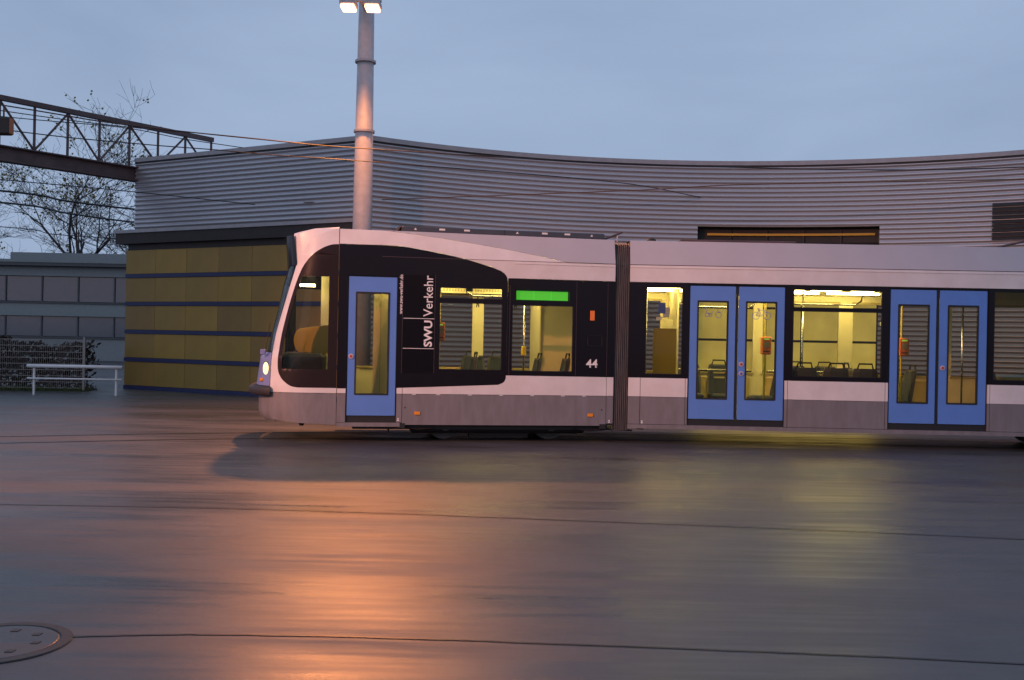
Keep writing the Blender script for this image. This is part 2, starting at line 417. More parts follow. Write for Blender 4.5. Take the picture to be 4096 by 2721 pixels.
bandbox('coping_shade_strip', leftpath(.0), leftpath(.05), ZT - .035, ZT - .002, 'fascia')
# corner flashing post
b = MB(); b.tube([(COR[0], COR[1] - .03, 0), (COR[0], COR[1] - .03, ZT)], 0.075, 8); b.build('corner_trim', 'coping', dep, DI)
# flat roof behind
roofp = arc(-3.6, 17, .2, 20) + [(17, 40), (-14, 40), LEFT]
b = MB(); b.add([(*q, HT - .08) for q in roofp], [tuple(range(len(roofp)))]); b.build('roof', 'roof_grey', dep, DI)
b = MB(); b.grid([[(LEFT[0], LEFT[1], 0), (LEFT[0] - 1.2, LEFT[1] + 11.5, 0)], [(LEFT[0], LEFT[1], HT - .1), (LEFT[0] - 1.2, LEFT[1] + 11.5, HT - .1)]]); b.build('side_wall', 'cladding_back', dep, DI)
# gate with lit translucent panels
gate = empty('gate'); gate.parent = dep; gate.matrix_local = DI
GA = arc(GX0, GX1, 0.32, 5)
rowz = [0.02, 0.85, 1.72, 2.60, 3.48, 4.32]
for i in range(5):
    (xa, ya), (xb, yb) = GA[i], GA[i + 1]
    dd = Vector((xb - xa, yb - ya)).normalized()
    for k in range(5):
        b = MB(); e = 0.03
        b.grid([[(xa + dd.x * e, ya + dd.y * e, rowz[k] + .02), (xb - dd.x * e, yb - dd.y * e, rowz[k] + .02)], [(xa + dd.x * e, ya + dd.y * e, rowz[k + 1] - .02), (xb - dd.x * e, yb - dd.y * e, rowz[k + 1] - .02)]])
        b.build('pane', 'lit_panel', gate)
b = MB()
for z in rowz + [4.34]:
    for i in range(5):
        (xa, ya), (xb, yb) = GA[i], GA[i + 1]
        b.tube([(xa, ya, z), (xb, yb, z)], 0.032, 4)
for x, y in GA: b.tube([(x, y, 0), (x, y, GZ)], 0.04, 4)
b.build('gate_frame', 'gate_frame', gate)
b = MB()
for xx, s_ in ((GX0, 1), (GX1, -1)):
    p0 = arc(xx, xx, 0, 1)[0]; p1 = arc(xx, xx, .4, 1)[0]
    b.grid([[(*p0, 0), (*p1, 0)], [(*p0, ZG), (*p1, ZG)]])
b.grid([[(*q, ZG) for q in arc(GX0, GX1, -.01, 8)], [(*q, ZG) for q in arc(GX0, GX1, .5, 8)]])
b.grid([[(*q, 4.36) for q in arc(GX0, GX1, .34, 8)], [(*q, ZG) for q in arc(GX0, GX1, .34, 8)]])
b.build('reveal', 'fascia', gate)
b = MB(); b.grid([[(*q, 4.56) for q in arc(GX0 + .3, GX1 - .1, .26, 8)], [(*q, 4.62) for q in arc(GX0 + .3, GX1 - .1, .26, 8)]]); b.build('gate_rail', 'ochre', gate)
# ventilation grille
b = MB(); ga = arc(11.95, 12.9, -.05, 3); gb = arc(11.95, 12.9, -.09, 3)
for k in range(9):
    z = 4.35 + k * .105
    b.grid([[(*q, z) for q in ga], [(*q, z - .02) for q in gb], [(*q, z + .06) for q in ga]])
b.build('ventilation_grille', 'fascia', dep, DI)

# ochre end wall with blue stripes under the left wing
WEND = (-10.95, 28.42)
wl = Vector((WEND[0] - COR[0], WEND[1] - COR[1])); WL = wl.length
rot = Matrix.Translation((WEND[0] + nl.x * .10, WEND[1] + nl.y * .10, 0)) @ Matrix.Rotation(math.atan2(-wl.y, -wl.x), 4, 'Z')   # local x along the wall, -y outward
ROW = 0.785; SH = 0.105; CW = WL / 7
pm = {}
for r_ in range(6):
    z0 = r_ * ROW + SH + .008; z1 = min((r_ + 1) * ROW - .008, LZ - .42)
    if z1 - z0 < .1: continue
    for c in range(7):
        key = (r_ == 5, random.choice([0, 0, 1, 2, 2, 3]))
        if (z1 - z0, key) not in pm:
            b = MB(); b.bbox((.003, 0, z0 - r_ * ROW), (CW - .003, .05, z1 - r_ * ROW), .003); me_ = b.me('panel'); me_.materials.append(MATS['ochre_panel%d' % key[1]]); pm[(z1 - z0, key)] = me_
        o = link('panel', pm[(z1 - z0, key)], None, dep); o.matrix_local = DI @ rot @ Matrix.Translation((c * CW, random.uniform(-.004, .004), r_ * ROW))
sm = MB(); sm.box((0, -.022, 0), (WL, .04, SH)); sm = sm.me('stripe'); sm.materials.append(MATS['blue_stripe'])
for r_ in range(5):
    o = link('stripe', sm, None, dep); o.matrix_local = DI @ rot @ Matrix.Translation((0, 0, r_ * ROW + .002))
b = MB(); b.box((.004, .06, 0), (WL, .3, LZ - .1)); b.build('end_wall', 'fascia', dep, DI @ rot)
b = MB(); b.box((-.35, -.10, LZ - .42), (WL - .2, .5, LZ - .05)); b.build('eaves', 'fascia', dep, DI @ rot)
b = MB(); b.box((-.4, -.14, LZ - .12), (WL - .2, -.104, LZ - .03)); b.build('gutter', 'coping', dep, DI @ rot)

# dark girder running out from the depot roof
gd = empty('steel_girder', (-13.1, 25.3, 5.88)); tag(gd, 'dark brown steel lattice girder running out over the corrugated depot wing', 'girder')
ga_, gb_ = Vector((-10.6, 28.55, 0)), Vector((-16.4, 21.1, 0)); gdir = (gb_ - ga_).normalized(); gl_ = (gb_ - ga_).length
gm = Matrix.Translation((-13.1, 25.3, 5.88)).inverted() @ Matrix.Translation((ga_.x, ga_.y, 5.88)) @ Matrix.Rotation(math.atan2(gdir.y, gdir.x), 4, 'Z')
b = MB(); b.box((0, -.02, .03), (gl_, .02, .37)); b.build('web', 'girder', gd, gm)
for nm, z in (('bottom_flange', 0.0), ('top_flange', .37)):
    b = MB(); b.box((0, -.15, z), (gl_, .15, z + .035)); b.build(nm, 'girder', gd, gm)
for k in range(9):
    b = MB(); b.box((.5 + k * 1.0, -.14, .036), (.52 + k * 1.0, -.022, .368)); b.build('stiffener', 'girder', gd, gm)
b = MB(); b.box((gl_ - .5, -.12, -5.88), (gl_ - .26, .12, -.001)); b.build('post', 'girder', gd, gm)
LL = gl_ + 3.4                                             # the lattice runs on behind the wing, over the roof
b = MB(); b.box((-2.25, -.07, 1.55), (gl_, .07, 1.68)); b.build('top_chord', 'girder', gd, gm)
k = 0; xx = -2.2
while xx < gl_ - .6:
    z0_ = .41 if xx > -.1 else .58
    b = MB(); b.tube([(xx, 0, z0_), (xx, 0, 1.55)], .035, 6); b.build('upright', 'girder', gd, gm)
    b = MB(); p_, q_ = ((xx, 0, z0_), (xx + .9, 0, 1.55)) if k % 2 == 0 else ((xx, 0, 1.55), (xx + .9, 0, .41 if xx + .9 > -.1 else .58))
    b.tube([p_, q_], .03, 6); b.build('diagonal', 'girder', gd, gm); xx += .9; k += 1

# ================================================================== STREET LAMPS
def lamp(loc, H, label, group, power, aim, rz=0.0, col=(1.0, 0.40, 0.12), spot=150, thick=1.0):
    L = empty('street_lamp', loc, rz); tag(L, label, 'street lamp', group)
    b = MB(); b.tube([(0, 0, 0), (0, 0, H * .5), (0, 0, H + .35)], [.26 * thick, .225 * thick, .18 * thick], 16); b.build('mast', 'mast_paint', L, smooth=True)
    b = MB(); b.tube([(0, 0, 0), (0, 0, .06)], .40, 16); b.build('base_plate', 'mast_paint', L)
    for z in (H * .705, H * .885):
        b = MB(); b.tube([(0, 0, z), (0, 0, z + .05)], .245 * thick, 16); b.build('collar', 'mast_paint', L)
    b = MB(); b.box((-.46, -.92, H + .10), (.46, -.82, H + .16)); b.build('crossarm', 'mast_paint', L)
    b = MB(); b.tube([(0, 0, H + .2), (0, -.86, H + .13)], .05, 8); b.build('bracket', 'mast_paint', L)
    for s_ in (-1, 1):
        lu = MB(); x0, x1 = sorted((s_ * .09, s_ * .45)); lu.bbox((x0, -1.08, H - .02), (x1, -.70, H + .095), .02); lo = lu.build('luminaire', 'mast_paint', L)
        ln = MB(); ln.bbox((x0 + .03, -1.095, H - .10), (x1 - .03, -.72, H - .022), .012); ln.build('lens', 'lamp_lens', lo)
    li = bpy.data.lights.new('lamp_light', 'SPOT'); li.energy = power; li.color = col; li.shadow_soft_size = 0.16; li.spot_size = R(spot); li.spot_blend = 1.0 if spot > 100 else 0.7
    o = bpy.data.objects.new('lamp_light', li); C.objects.link(o); o.parent = L; o.location = (0, -.95, H - .28)
    v = Vector(aim) - (Vector(loc) + Vector((0, 0, H))); v.rotate(Matrix.Rotation(-rz, 3, 'Z')); o.rotation_euler = v.to_track_quat('-Z', 'Y').to_euler()
    return L
pl = pix(845, 18, Y=23.2)
lamp((pl.x, pl.y, 0), pix(845, 18, Y=22.28).z + .05, 'tall grey lamp mast with twin orange lamps in front of the depot corner', 'yard lamps', 4300, (-3.2, 16.8, 0), col=(1.0, 0.32, 0.085), spot=128)
lamp((-14, 2.5, 0), 9.0, 'tall grey lamp mast across the yard facing the nose of the tram', 'yard lamps', 14400, (-3.4, 15.2, 2.0), col=(1.0, 0.38, 0.21), spot=48)
lamp((7.5, -5.0, 0), 8.2, 'tall grey lamp mast across the yard facing the double doors of the tram', 'yard lamps', 1000, (4, 15.5, 2.6), col=(1.0, 0.44, 0.28), spot=64)

# ================================================================== OVERHEAD WIRES
def wire(pts, r, m, label, sag=0.0):
    P = catmull(pts, 8); c = P[len(P) // 2]
    o = MB().tube([p_ for p_ in P], r, 5).build('overhead_wire', m); tag(o, label, 'wire', 'overhead wires'); return o
def W(h, *uv): return [pix(u, v, h=h) for u, v in uv]
wire([(-14.5, 13.0, 5.6)] + W(5.6, (0, 242), (282, 287), (634, 325), (846, 343), (1440, 377)) + [Vector((9, 22.4, 5.6)), Vector((15, 20.2, 5.6))], .013, 'wire', 'thin dark contact wire passing before the lamp mast and along the depot wall top')
wire([(-15, 15.6, 5.6)] + W(5.6, (0, 298), (309, 331), (500, 346), (634, 358), (853, 373)) + [Vector((2.4, 24.9, 5.6)), Vector((5, 26.9, 5.55))], .012, 'wire', 'thin dark wire below the contact wire, ending on the curved depot wall')
wire([(-14.6, 14.6, 5.75)] + W(5.75, (0, 255), (294, 293), (480, 309)) + [pix(700, 331, h=5.75)], .010, 'wire', 'fine dark wire just under the contact wire above the girder')
wire([(-16, 17.6, 5.9)] + W(5.9, (24, 271), (280, 294), (420, 320)) + [pix(560, 341, h=5.9)], .010, 'wire', 'fine dark wire slanting onto the top of the corrugated end wing')
wire([(-16, 19.5, 5.0)] + W(5.0, (0, 414), (303, 442)) + [pix(588, 472, Y=26.0)], .012, 'wire', 'thin dark span wire fixed low on the corrugated end wing')
wire([(-22, 26.5, 4.6)] + W(4.6, (0, 523), (120, 540), (235, 548)) + [Vector((-10.5, 34, 4.6))], .014, 'wire', 'thin dark cable crossing just above the flat office block roof')
wire([(-24, 27, 6.0)] + W(6.0, (0, 440), (150, 463), (303, 482)) + [Vector((-11, 37.5, 6))], .035, 'wire', 'thick dark cable crossing the sky under the girder, upper of two')
wire([(-26, 30, 6.0)] + W(6.0, (0, 467), (150, 491), (294, 511)) + [Vector((-13, 42, 6))], .035, 'wire', 'thick dark cable crossing the sky under the girder, lower of two')
wire([pix(700, 467, Y=25.2)] + W(5.0, (924, 459), (1440, 440), (1714, 426)) + [Vector((9.5, 20, 5.0)), Vector((14, 18.6, 5))], .011, 'copper_wire', 'thin copper wire rising across the curved corrugated wall')
# signal box hung on the wires
sb = empty('hanging_signal_box', pix(8, 311, Y=17.6)); tag(sb, 'dark box hanging from the overhead wires above the girder', 'box')
b = MB(); b.bbox((-.12, -.1, 0), (.14, .1, .30), .02); b.build('case', 'fascia', sb)
b = MB(); b.tube([(0, 0, .30), (0, 0, .52)], .015, 6); b.build('hanger', 'wire', sb)

# ================================================================== FAR LEFT: fence, hedge, barrier, office block, trees
def mesh_fence(x0, y0, x1, y1, label):
    F_ = empty('mesh_fence', (x0, y0, 0), math.atan2(y1 - y0, x1 - x0)); tag(F_, label, 'fence')
    L = math.hypot(x1 - x0, y1 - y0); n = round(L / 2.5); st = L / n
    for k in range(n + 1):
        b = MB(); b.box((k * st - .03, -.02, 0), (k * st + .03, .04, 1.45)); b.build('post', 'fence_wire', F_)
    b = MB()
    for z in range(9): b.box((.035, -.006, .08 + z * .159), (st - .035, .006, .094 + z * .159))
    x = .06
    while x < st - .04: b.box((x, .007, .06), (x + .006, .013, 1.38)); x += .05
    me_ = b.me('mesh_panel'); me_.materials.append(MATS['fence_wire'])
    for k in range(n): o = link('mesh_panel', me_, None, F_); o.location = (k * st, 0, 0)
    return F_
mesh_fence(-25.5, 25.4, -11.4, 26.6, 'grey wire mesh fence before the dark hedge, ending at the ochre wall')
hg = empty('hedge', (-18, 27.3, 0)); tag(hg, 'dark brownish clipped hedge behind the wire mesh fence', 'hedge')
b = MB()
for k in range(15000):
    x = random.uniform(-7.5, 6.3); y = random.uniform(-.45, .45); z = random.uniform(0, 1) ** .8 * (1.30 + .10 * math.sin(x * 2.1) + .06 * math.sin(x * 7))
    s_ = random.uniform(.045, .085); q = Vector((random.gauss(0, 1), random.gauss(0, 1), random.gauss(0, 1))).normalized(); a = q.orthogonal().normalized(); c = q.cross(a)
    P = Vector((x, y + x * .085, z)); b.add([P + a * s_, P + c * s_ * .6, P - a * s_, P - c * s_ * .6], [(0, 1, 2, 3)])
b.build('foliage', 'hedge_leaf', hg)
b = MB()
for k in range(60):
    x = -7.4 + k * .23; b.tube([(x, x * .085, 0), (x + random.uniform(-.1, .1), x * .085 + random.uniform(-.2, .2), 1.1)], [.02, .008], 4)
b.build('stem', 'bark', hg)
gr = MB()
for k in range(7000):
    x = random.uniform(-25, -11.3); y = 26.0 + (x + 18) * .085 + random.uniform(-.15, .9); h_ = random.uniform(.04, .16); a = random.uniform(0, 6.28)
    dx, dy = .012 * math.cos(a), .012 * math.sin(a); lx, ly = random.uniform(-.04, .04), random.uniform(-.04, .04)
    gr.add([(x - dx, y - dy, 0), (x + dx, y + dy, 0), (x + lx, y + ly, h_)], [(0, 1, 2)])
tag(gr.build('grass', 'grass'), 'rough grass verge along the foot of the mesh fence', 'grass', kind='stuff')
br = empty('white_barrier', (-10.9, 24.9, 0), R(4)); tag(br, 'low white two-rail barrier standing before the mesh fence', 'barrier')
for z, r_ in ((.72, .045), (.41, .022)):
    b = MB(); b.tube([(-1.15, 0, z), (1.15, 0, z)], r_, 10); b.build('rail', 'barrier_white', br, smooth=True)
for x in (-1.0, 1.0):
    b = MB(); b.tube([(x, .05, 0), (x, .05, .72)], .03, 8); b.build('post', 'barrier_white', br)

# office block
OY = 55.0
ob = empty('office_block', (-30, OY, 0)); tag(ob, 'flat-roofed grey office block with ribbon windows beyond the fence', 'building')
X0, X1 = -24.0, 20.0
def obox(nm, x0, x1, y0, z0, z1, m_, d_=.2, par=ob): 
    b = MB(); b.box((x0, y0, z0), (x1, y0 + d_, z1)); return b.build(nm, m_, par)
obox('wall', X0, X1, 0, 0, 1.28, 'office_wall', 9); obox('wall', X0, X1, 0, 2.42, 3.20, 'office_wall', 9); obox('wall', X0, X1, 0, 4.62, 5.15, 'office_wall', 9)
obox('wall', X0, X1, .5, 1.281, 2.419, 'office_frame', 8); obox('wall', X0, X1, .5, 3.201, 4.619, 'office_frame', 8)
for z0, z1 in ((1.28, 2.42), (3.2, 4.62)):
    n = 22; st = (X1 - X0) / n
    for k in range(n):
        wn = obox('window', X0 + k * st + .04, X0 + (k + 1) * st - .04, .12, z0 + .03, z1 - .03, 'office_glass', .04)
        b = MB(); b.box((X0 + (k + 1) * st - .035, .06, z0), (X0 + (k + 1) * st + .035, .2, z1)); b.build('frame', 'office_frame', wn)
    obox('sill', X0, X1, -.06, z0 - .09, z0 - .005, 'office_frame', .05)
obox('roof', X0 - .4, X1 + .4, -.4, 5.16, 5.42, 'office_frame', 10); obox('roof_edge', X0 - .4, X1 + .4, -.44, 5.34, 5.5, 'office_wall', .035)
obox('plant_room', 1, 9, 2.5, 5.43, 6.1, 'office_wall', 5)

def bare_tree(loc, H, spread, label, seed, leaves=0):
    rnd = random.Random(seed)
    T = empty('bare_tree', loc); tag(T, label, 'tree', 'bare trees behind the office block')
    tr, cw, lf = MB(), MB(), MB()
    def grow(p, d_, L, r_, lev):
        pts = [p]; rs = [r_]; q = p.copy(); dd = d_.copy(); n = 4 if lev < 3 else 2
        for k in range(n):
            dd = (dd + Vector((rnd.gauss(0, .14), rnd.gauss(0, .14), rnd.gauss(.04, .10)))).normalized(); q = q + dd * L / n; pts.append(q.copy()); rs.append(r_ * (1 - .45 * (k + 1) / n))
        (tr if lev == 0 else cw).tube(pts, rs, 7 if lev < 2 else (4 if lev < 4 else 3), cap=False)
        if lev >= 4:
            if rnd.random() < leaves:
                for _ in range(3):
                    c = q + Vector((rnd.gauss(0, .2), rnd.gauss(0, .2), rnd.gauss(0, .2))); s_ = .09; lf.add([c + Vector((s_, 0, 0)), c + Vector((0, s_ * .5, s_)), c - Vector((s_, 0, 0)), c - Vector((0, 0, s_))], [(0, 1, 2, 3)])
        if lev == 6: return
        for k in range((6 if lev == 0 else 4 if lev < 3 else 3 if lev < 5 else 2)):
            i = rnd.randint(max(1, n // 2), n); a = rnd.uniform(0, 6.28); sp = rnd.uniform(.45, .95) * spread
            side = Vector((math.cos(a), math.sin(a), 0)); nd = (dd * 1.0 + side * sp).normalized()
            grow(pts[i], nd, L * rnd.uniform(.58, .80), max(.013, rs[i] * .60), lev + 1)
    grow(Vector((0, 0, 0)), Vector((0, 0, 1)), H * .34, H * .018, 0)
    tr.build('trunk', 'bark', T); cw.build('crown', 'bark', T)
    if lf.v: tag(lf.build('foliage', 'leaf_dry', T), kind='stuff')
bare_tree((-31.0, 66, 0), 18.5, 1.15, 'tall bare tree with spreading branches behind the office block', 3, .05)
bare_tree((-23.0, 68, 0), 13.5, 1.35, 'smaller bare tree between the tall bare tree and the depot', 11)
bare_tree((-40.0, 70, 0), 17.0, 1.1, 'bare tree farthest along the office block from the depot', 5)

# ================================================================== TRAM
JX, JY, YAW1, YAW2 = 1.75, 15.8, 0.1737, -0.020
TW = 2.30
tram = empty('tram', (JX, JY, 0)); tag(tram, 'white, black and blue articulated tram with lit windows on curved track', 'tram')
M1 = Matrix.Rotation(YAW1, 4, 'Z'); M2 = Matrix.Rotation(YAW2, 4, 'Z')
SEAM = 2.83
def lean(z): return max(0.0, z - SEAM) * 0.24
XS = -4.55
XF = [(0.25, -5.60), (0.45, -5.66), (0.74, -5.68), (0.83, -5.69), (1.30, -5.63), (1.34, -5.53), (1.60, -5.48), (1.75, -5.44), (2.0, -5.38), (2.37, -5.31), (2.70, -5.22), (3.10, -5.14), (3.3, -5.05)]
def nosey(x, z):
    if x >= XS: return 0.0
    a = XS - lerp_tab(XF, z); k = min(1.0, (XS - x) / a)
    return (TW / 2) * (1 - max(0.0, 1 - k ** 3.0) ** (1 / 3.0))
def skin(x, z): return nosey(x, z) + lean(z)
def P1(name, outline, holes, m, gs=None, y0=0.0, thick=0.03, par=None, smooth=False):
    return plate(name, outline, holes, m, par or tram, M1 if par is None else None, y0, thick, skin, gs, (SEAM,), smooth)
def P2(name, outline, holes, m, y0=0.0, thick=0.03, par=None):
    return plate(name, outline, holes, m, par or tram, M2 if par is None else None, y0, thick, skin, None, (SEAM,))
def dens(pts, step=.04):
    out = []
    for (a, b_), (c, d_) in zip(pts, pts[1:]):
        n = max(1, int(math.hypot(c - a, d_ - b_) / step)); out += [(a + (c - a) * k / n, b_ + (d_ - b_) * k / n) for k in range(n)]
    return out + [pts[-1]]
def smoothpts(pts, n=6): return [(v.x, v.y) for v in catmull([(a, b_, 0) for a, b_ in pts], n)]

# ---- nose shell
OUTER = [(-5.437, .748), (-5.432, 1.0), (-5.427, 1.172), (-5.406, 1.444), (-5.346, 1.739), (-5.264, 2.035), (-5.139, 2.468), (-5.077, 2.697)]
RIDGE = [(-5.077, 2.697), (-4.97, 2.905), (-4.884, 3.021), (-4.796, 3.093), (-4.619, 3.191), (-4.450, 3.243)]
INNER = [(-4.450, 2.999), (-4.57, 2.983), (-4.703, 2.925), (-4.835, 2.83), (-4.944, 2.701), (-5.008, 2.586), (-5.093, 2.356), (-5.196, 1.991), (-5.278, 1.627), (-5.317, 1.355), (-5.328, 1.174), (-5.310, 1.038), (-5.242, .926), (-5.13, .845), (-5.019, .823), (-4.450, .823)]
outer = smoothpts(OUTER, 5); ridge = smoothpts(RIDGE, 5)
inner = smoothpts(INNER[:15], 4) + dens([(-5.019, .823), (-4.45, .823)], .05)[1:]
white = outer + ridge[1:] + inner + dens([(-4.45, .748), (-5.437, .748)], .05)
P1('front_pillar', white, [], 'white_paint', .05, smooth=True)
CABW = [(-4.585, 1.10), (-4.585, 2.50), (-4.985, 2.50)] + dens([(-5.08, 2.23), (-5.16, 1.92), (-5.235, 1.55), (-5.262, 1.33), (-5.268, 1.10)], .06)
cabw = dens(CABW[:3] + [CABW[3]], .08) + CABW[4:] + dens([CABW[-1], CABW[0]], .08)[1:-1]
ins = [(x + .006, z - .006) if x < -4.46 else (x, z - .006) for x, z in inner]
blackcab = [(x, z) for x, z in inner] + dens([(-4.45, .823), (-4.45, 2.999)], .1)[1:-1]
P1('cab_side_panel', blackcab, [cabw], 'band_brown', .05, y0=.004, smooth=True)
g_ = P1('cab_window', [(x, z) for x, z in cabw], [], 'cab_glass', .08, y0=.018, thick=0, smooth=True)
fr_ = [(-4.53, 1.05), (-4.53, 2.56), (-5.0, 2.56)]
# lofted front pieces: from the pillar edge round the nose to the far side
def xb_tab(pts): 
    return sorted((z, x) for x, z in pts)
def loft(name, zs, xb, m, xf=None, out=0.0, th=14, zoff=None, par=None, smooth=True):
    rows = []
    for z in zs:
        x0 = xb(z); tip = (xf(z) if xf else lerp_tab(XF, z)) - out; a = XS - tip
        k0 = min(.9995, (XS - x0) / a); t0 = math.asin(k0 ** 1.5)
        half = []
        for i in range(th + 1):
            tt = t0 + (math.pi / 2 - t0) * i / th; k = math.sin(tt) ** (2 / 3.0); y = (TW / 2) * (1 - math.cos(tt) ** (2 / 3.0))
            half.append((XS - k * a, y - out * math.cos(tt), z + (zoff(y) if zoff else 0)))
        rows.append(half + [(x, TW - y, z_) for x, y, z_ in reversed(half[:-1])])
    b = MB(); b.grid(rows); return b.build(name, m, par or tram, M1 if par is None else None, smooth)
OT = xb_tab(outer)
zr = lambda a, b_, n: [a + (b_ - a) * k / n for k in range(n + 1)]
ws = loft('windscreen', zr(1.345, 2.66, 14), lambda z: lerp_tab(OT, z) - .006, 'screen_glass')
db = loft('destination_box', zr(2.67, 3.13, 4), lambda z: -5.080 - (z - 2.70) * .115, 'black_gloss', xf=lambda z: -5.24 - (z - 2.67) * .10)
b = MB(); b.box((-5.262, .55, 2.76), (-5.255, 1.75, 3.02)); 
mk = loft('front_mask', zr(.835, 1.335, 8), lambda z: lerp_tab(OT, z) - .008, 'blue_mask')
b = MB(); b.bbox((-5.60, .34, 1.30), (-5.52, .44, 1.385), .012); b.build('horn', 'blue_mask', mk)
loft('front_skirt', [.30, .36, .45, .55, .65, .742], lambda z: -5.437 + (.0 if z > .4 else (.4 - z) * .6), 'grey_paint', xf=lambda z: lerp_tab([(.30, -5.56), (.36, -5.63), (.45, -5.65), (.742, -5.655)], z))
bm_ = loft('bumper', [.672, .69, .72, .76, .80, .822, .828], lambda z: -5.435, 'bumper_rubber', xf=lambda z: lerp_tab([(.672, -5.66), (.69, -5.75), (.72, -5.79), (.80, -5.79), (.822, -5.755), (.828, -5.67)], z), out=.02)
# headlights
def headlight(side):
    x = -5.513; z = 1.097; y = nosey(x, z)
    b = MB(); rows = []
    for i in range(7):
        a = math.pi / 2 * i / 6; rr = math.cos(a)
        rows.append([(x + .046 * rr * math.cos(q) - .01 * math.sin(a), 0, z + .096 * rr * math.sin(q)) for q in [2 * math.pi * k / 20 for k in range(21)]])
    rows = [[(px, (nosey(px, pz) - .006 - .03 * math.sin(math.pi / 2 * i / 6)), pz) for px, _, pz in r_] for i, r_ in enumerate(rows)]
    if side: rows = [[(px, TW - py, pz) for px, py, pz in r_] for r_ in rows]
    b.grid(rows); return b.build('headlight', 'headlight', tram, M1, True)
hl = headlight(0); headlight(1)
for sd in (0, 1):
    b = MB(); rows = []
    for q in [2 * math.pi * k / 24 for k in range(25)]:
        rows.append([(-5.513 + .046 * s_ * math.cos(q), (nosey(-5.513 + .046 * s_ * math.cos(q), 1.097) - .010) if not sd else TW - nosey(-5.513 + .046 * s_ * math.cos(q), 1.097) + .010, 1.097 + .096 * s_ * math.sin(q)) for s_ in (1.0, 1.13)])
    b.grid(rows); b.build('headlight_ring', 'rubber', tram, M1)
    b = MB(); yy = nosey(-5.56, .93); yy = yy if not sd else TW - yy
    b.bbox((-5.60, yy - .03, .895), (-5.545, yy + .03, .945), .01); b.build('indicator', 'amber', tram, M1)
# front skirt side, nose part
skz = [(-5.437, .742), (-5.437, .40), (-5.40, .34), (-5.19, .306), (-4.96, .291), (-4.45, .270)]
P1('skirt_panel', dens(skz, .05) + dens([(-4.45, .742), (-5.437, .742)], .05), [], 'grey_paint', .06, smooth=True)
# roof cap between the two ridge lines
rows = []
for i_, (x, zr_) in enumerate(ridge):
    yr = skin(x, zr_); zt = lerp_tab([(-5.12, 3.15), (-4.80, 3.235), (-4.45, 3.27)], x); y2 = yr + .10; f_ = 1 - i_ / (len(ridge) - 1)
    h_ = max(.0, zt - zr_); half = [(x, yr, zr_)] + [(x - .05 * f_ * q, yr + .06 * q, zr_ + h_ * .9 * q) for q in (.5, 1)] + [(x - .052 * f_, y2, zr_ + h_ * .98), (x - .052 * f_, y2 + .12, zt + .01), (x - .052 * f_, TW / 2, zt + .03)]
    rows.append(half + [(a, TW - b_, c) for a, b_, c in reversed(half[:-1])])
fx = [(-5.20, .52, 2.70)]
b = MB(); b.grid(rows); rc = b.build('roof_cap', 'white_paint', tram, M1, True); rc.data.set_sharp_from_angle(angle=R(40))
b = MB(); bl = rows[0]; b.add([(x, y, z) for x, y, z in bl], [tuple(range(len(bl)))]); b.build('roof_cap_front', 'white_paint', tram, M1)
# wiper and tow eye
b = MB(); b.tube([(-5.53, .50, 1.37), (-5.47, .42, 1.77), (-5.45, .42, 1.79)], .005, 6); b.build('wiper', 'iron', tram, M1)
b = MB(); b.tube([(-4.96, .25, .29), (-4.96, .25, .235)], [.055, .03], 10); b.build('rail_sensor', 'rubber', tram, M1)
# dark backing behind the seams
E_ = -.137
# ---- car 1 side
SW = [(-4.44, 3.0), (-3.915, 3.004), (-3.686, 3.003), (-3.457, 2.989), (-3.225, 2.955), (-2.876, 2.898), (-2.571, 2.838), (-2.287, 2.766), (-2.048, 2.692), (-1.935, 2.64), (-1.876, 2.575), (-1.859, 2.498)]
SWs = smoothpts(SW, 5)
SWB = [(-1.861, 1.053), (-1.870, .99), (-1.905, .94), (-1.985, .906), (-2.952, .864), (-3.553, .840)]
swb = smoothpts(SWB[:4], 4) + SWB[4:]
DX0, DX1, DZT = -4.302, -3.553, 2.535
W1U = rect(-2.905, -1.947, 2.225, 2.382, .012); W1L = rect(-2.905, -1.945, 1.131, 2.152, .015)
W2 = rect(-1.773, -.815, 1.123, 2.143, .015); DSP = rect(-1.725, -.872, 2.212, 2.388, .006)
P1('window_band', SWs + swb + [(DX1, DZT), (DX0, DZT), (DX0, .823), (-4.44, .823)], [W1U, W1L], 'black_gloss')
P1('window_band', [(-1.855, 1.053), (E_, 1.048), (E_, 2.553), (-1.855, 2.553)], [W2, DSP], 'black_gloss')
SWP = [(-3.75, 3.232), (-3.114, 3.168), (-2.529, 3.096), (-1.936, 3.012), (-1.456, 2.935), (-1.214, 2.884), (-.95, 2.834)]
swp = smoothpts(SWP, 5); RZ = 3.236
P1('upper_white_panel', [(-4.44, RZ)] + swp + [(E_, 2.828), (E_, 2.560), (-1.85, 2.560)] + list(reversed([(x, z + .006) for x, z in SWs])), [], 'white_paint')
P1('roof_cowl', [(x + .002, z + .004) for x, z in swp] + [(E_, 2.836), (E_, 3.222), (-3.70, RZ)], [], 'silver_paint')
P1('belt_panel', [(-4.44, .748), (DX0 - .01, .748), (DX0 - .01, .818), (-4.44, .818)], [], 'white_paint')
P1('belt_panel', [(DX1 + .008, .748), (-3.463, .748), (-3.463, .838), (DX1 + .008, .834)], [], 'white_paint')
P1('belt_panel', [(-3.455, .748), (-.252, .748), (-.252, 1.042), (-1.868, 1.047)] + [(x + .002, z - .006) for x, z in swb[1:]][:-1] + [(-3.455, .838)], [], 'white_paint')
P1('belt_panel', rect(-.245, E_, .748, 1.042), [], 'white_paint')
for x0, x1, z0 in ((-4.44, DX0 - .01, .31), (DX1 + .008, -3.463, .31), (-3.455, -.252, .275), (-.245, E_, .31)):
    P1('skirt_panel', rect(x0, x1, z0, .742), [], 'grey_paint')
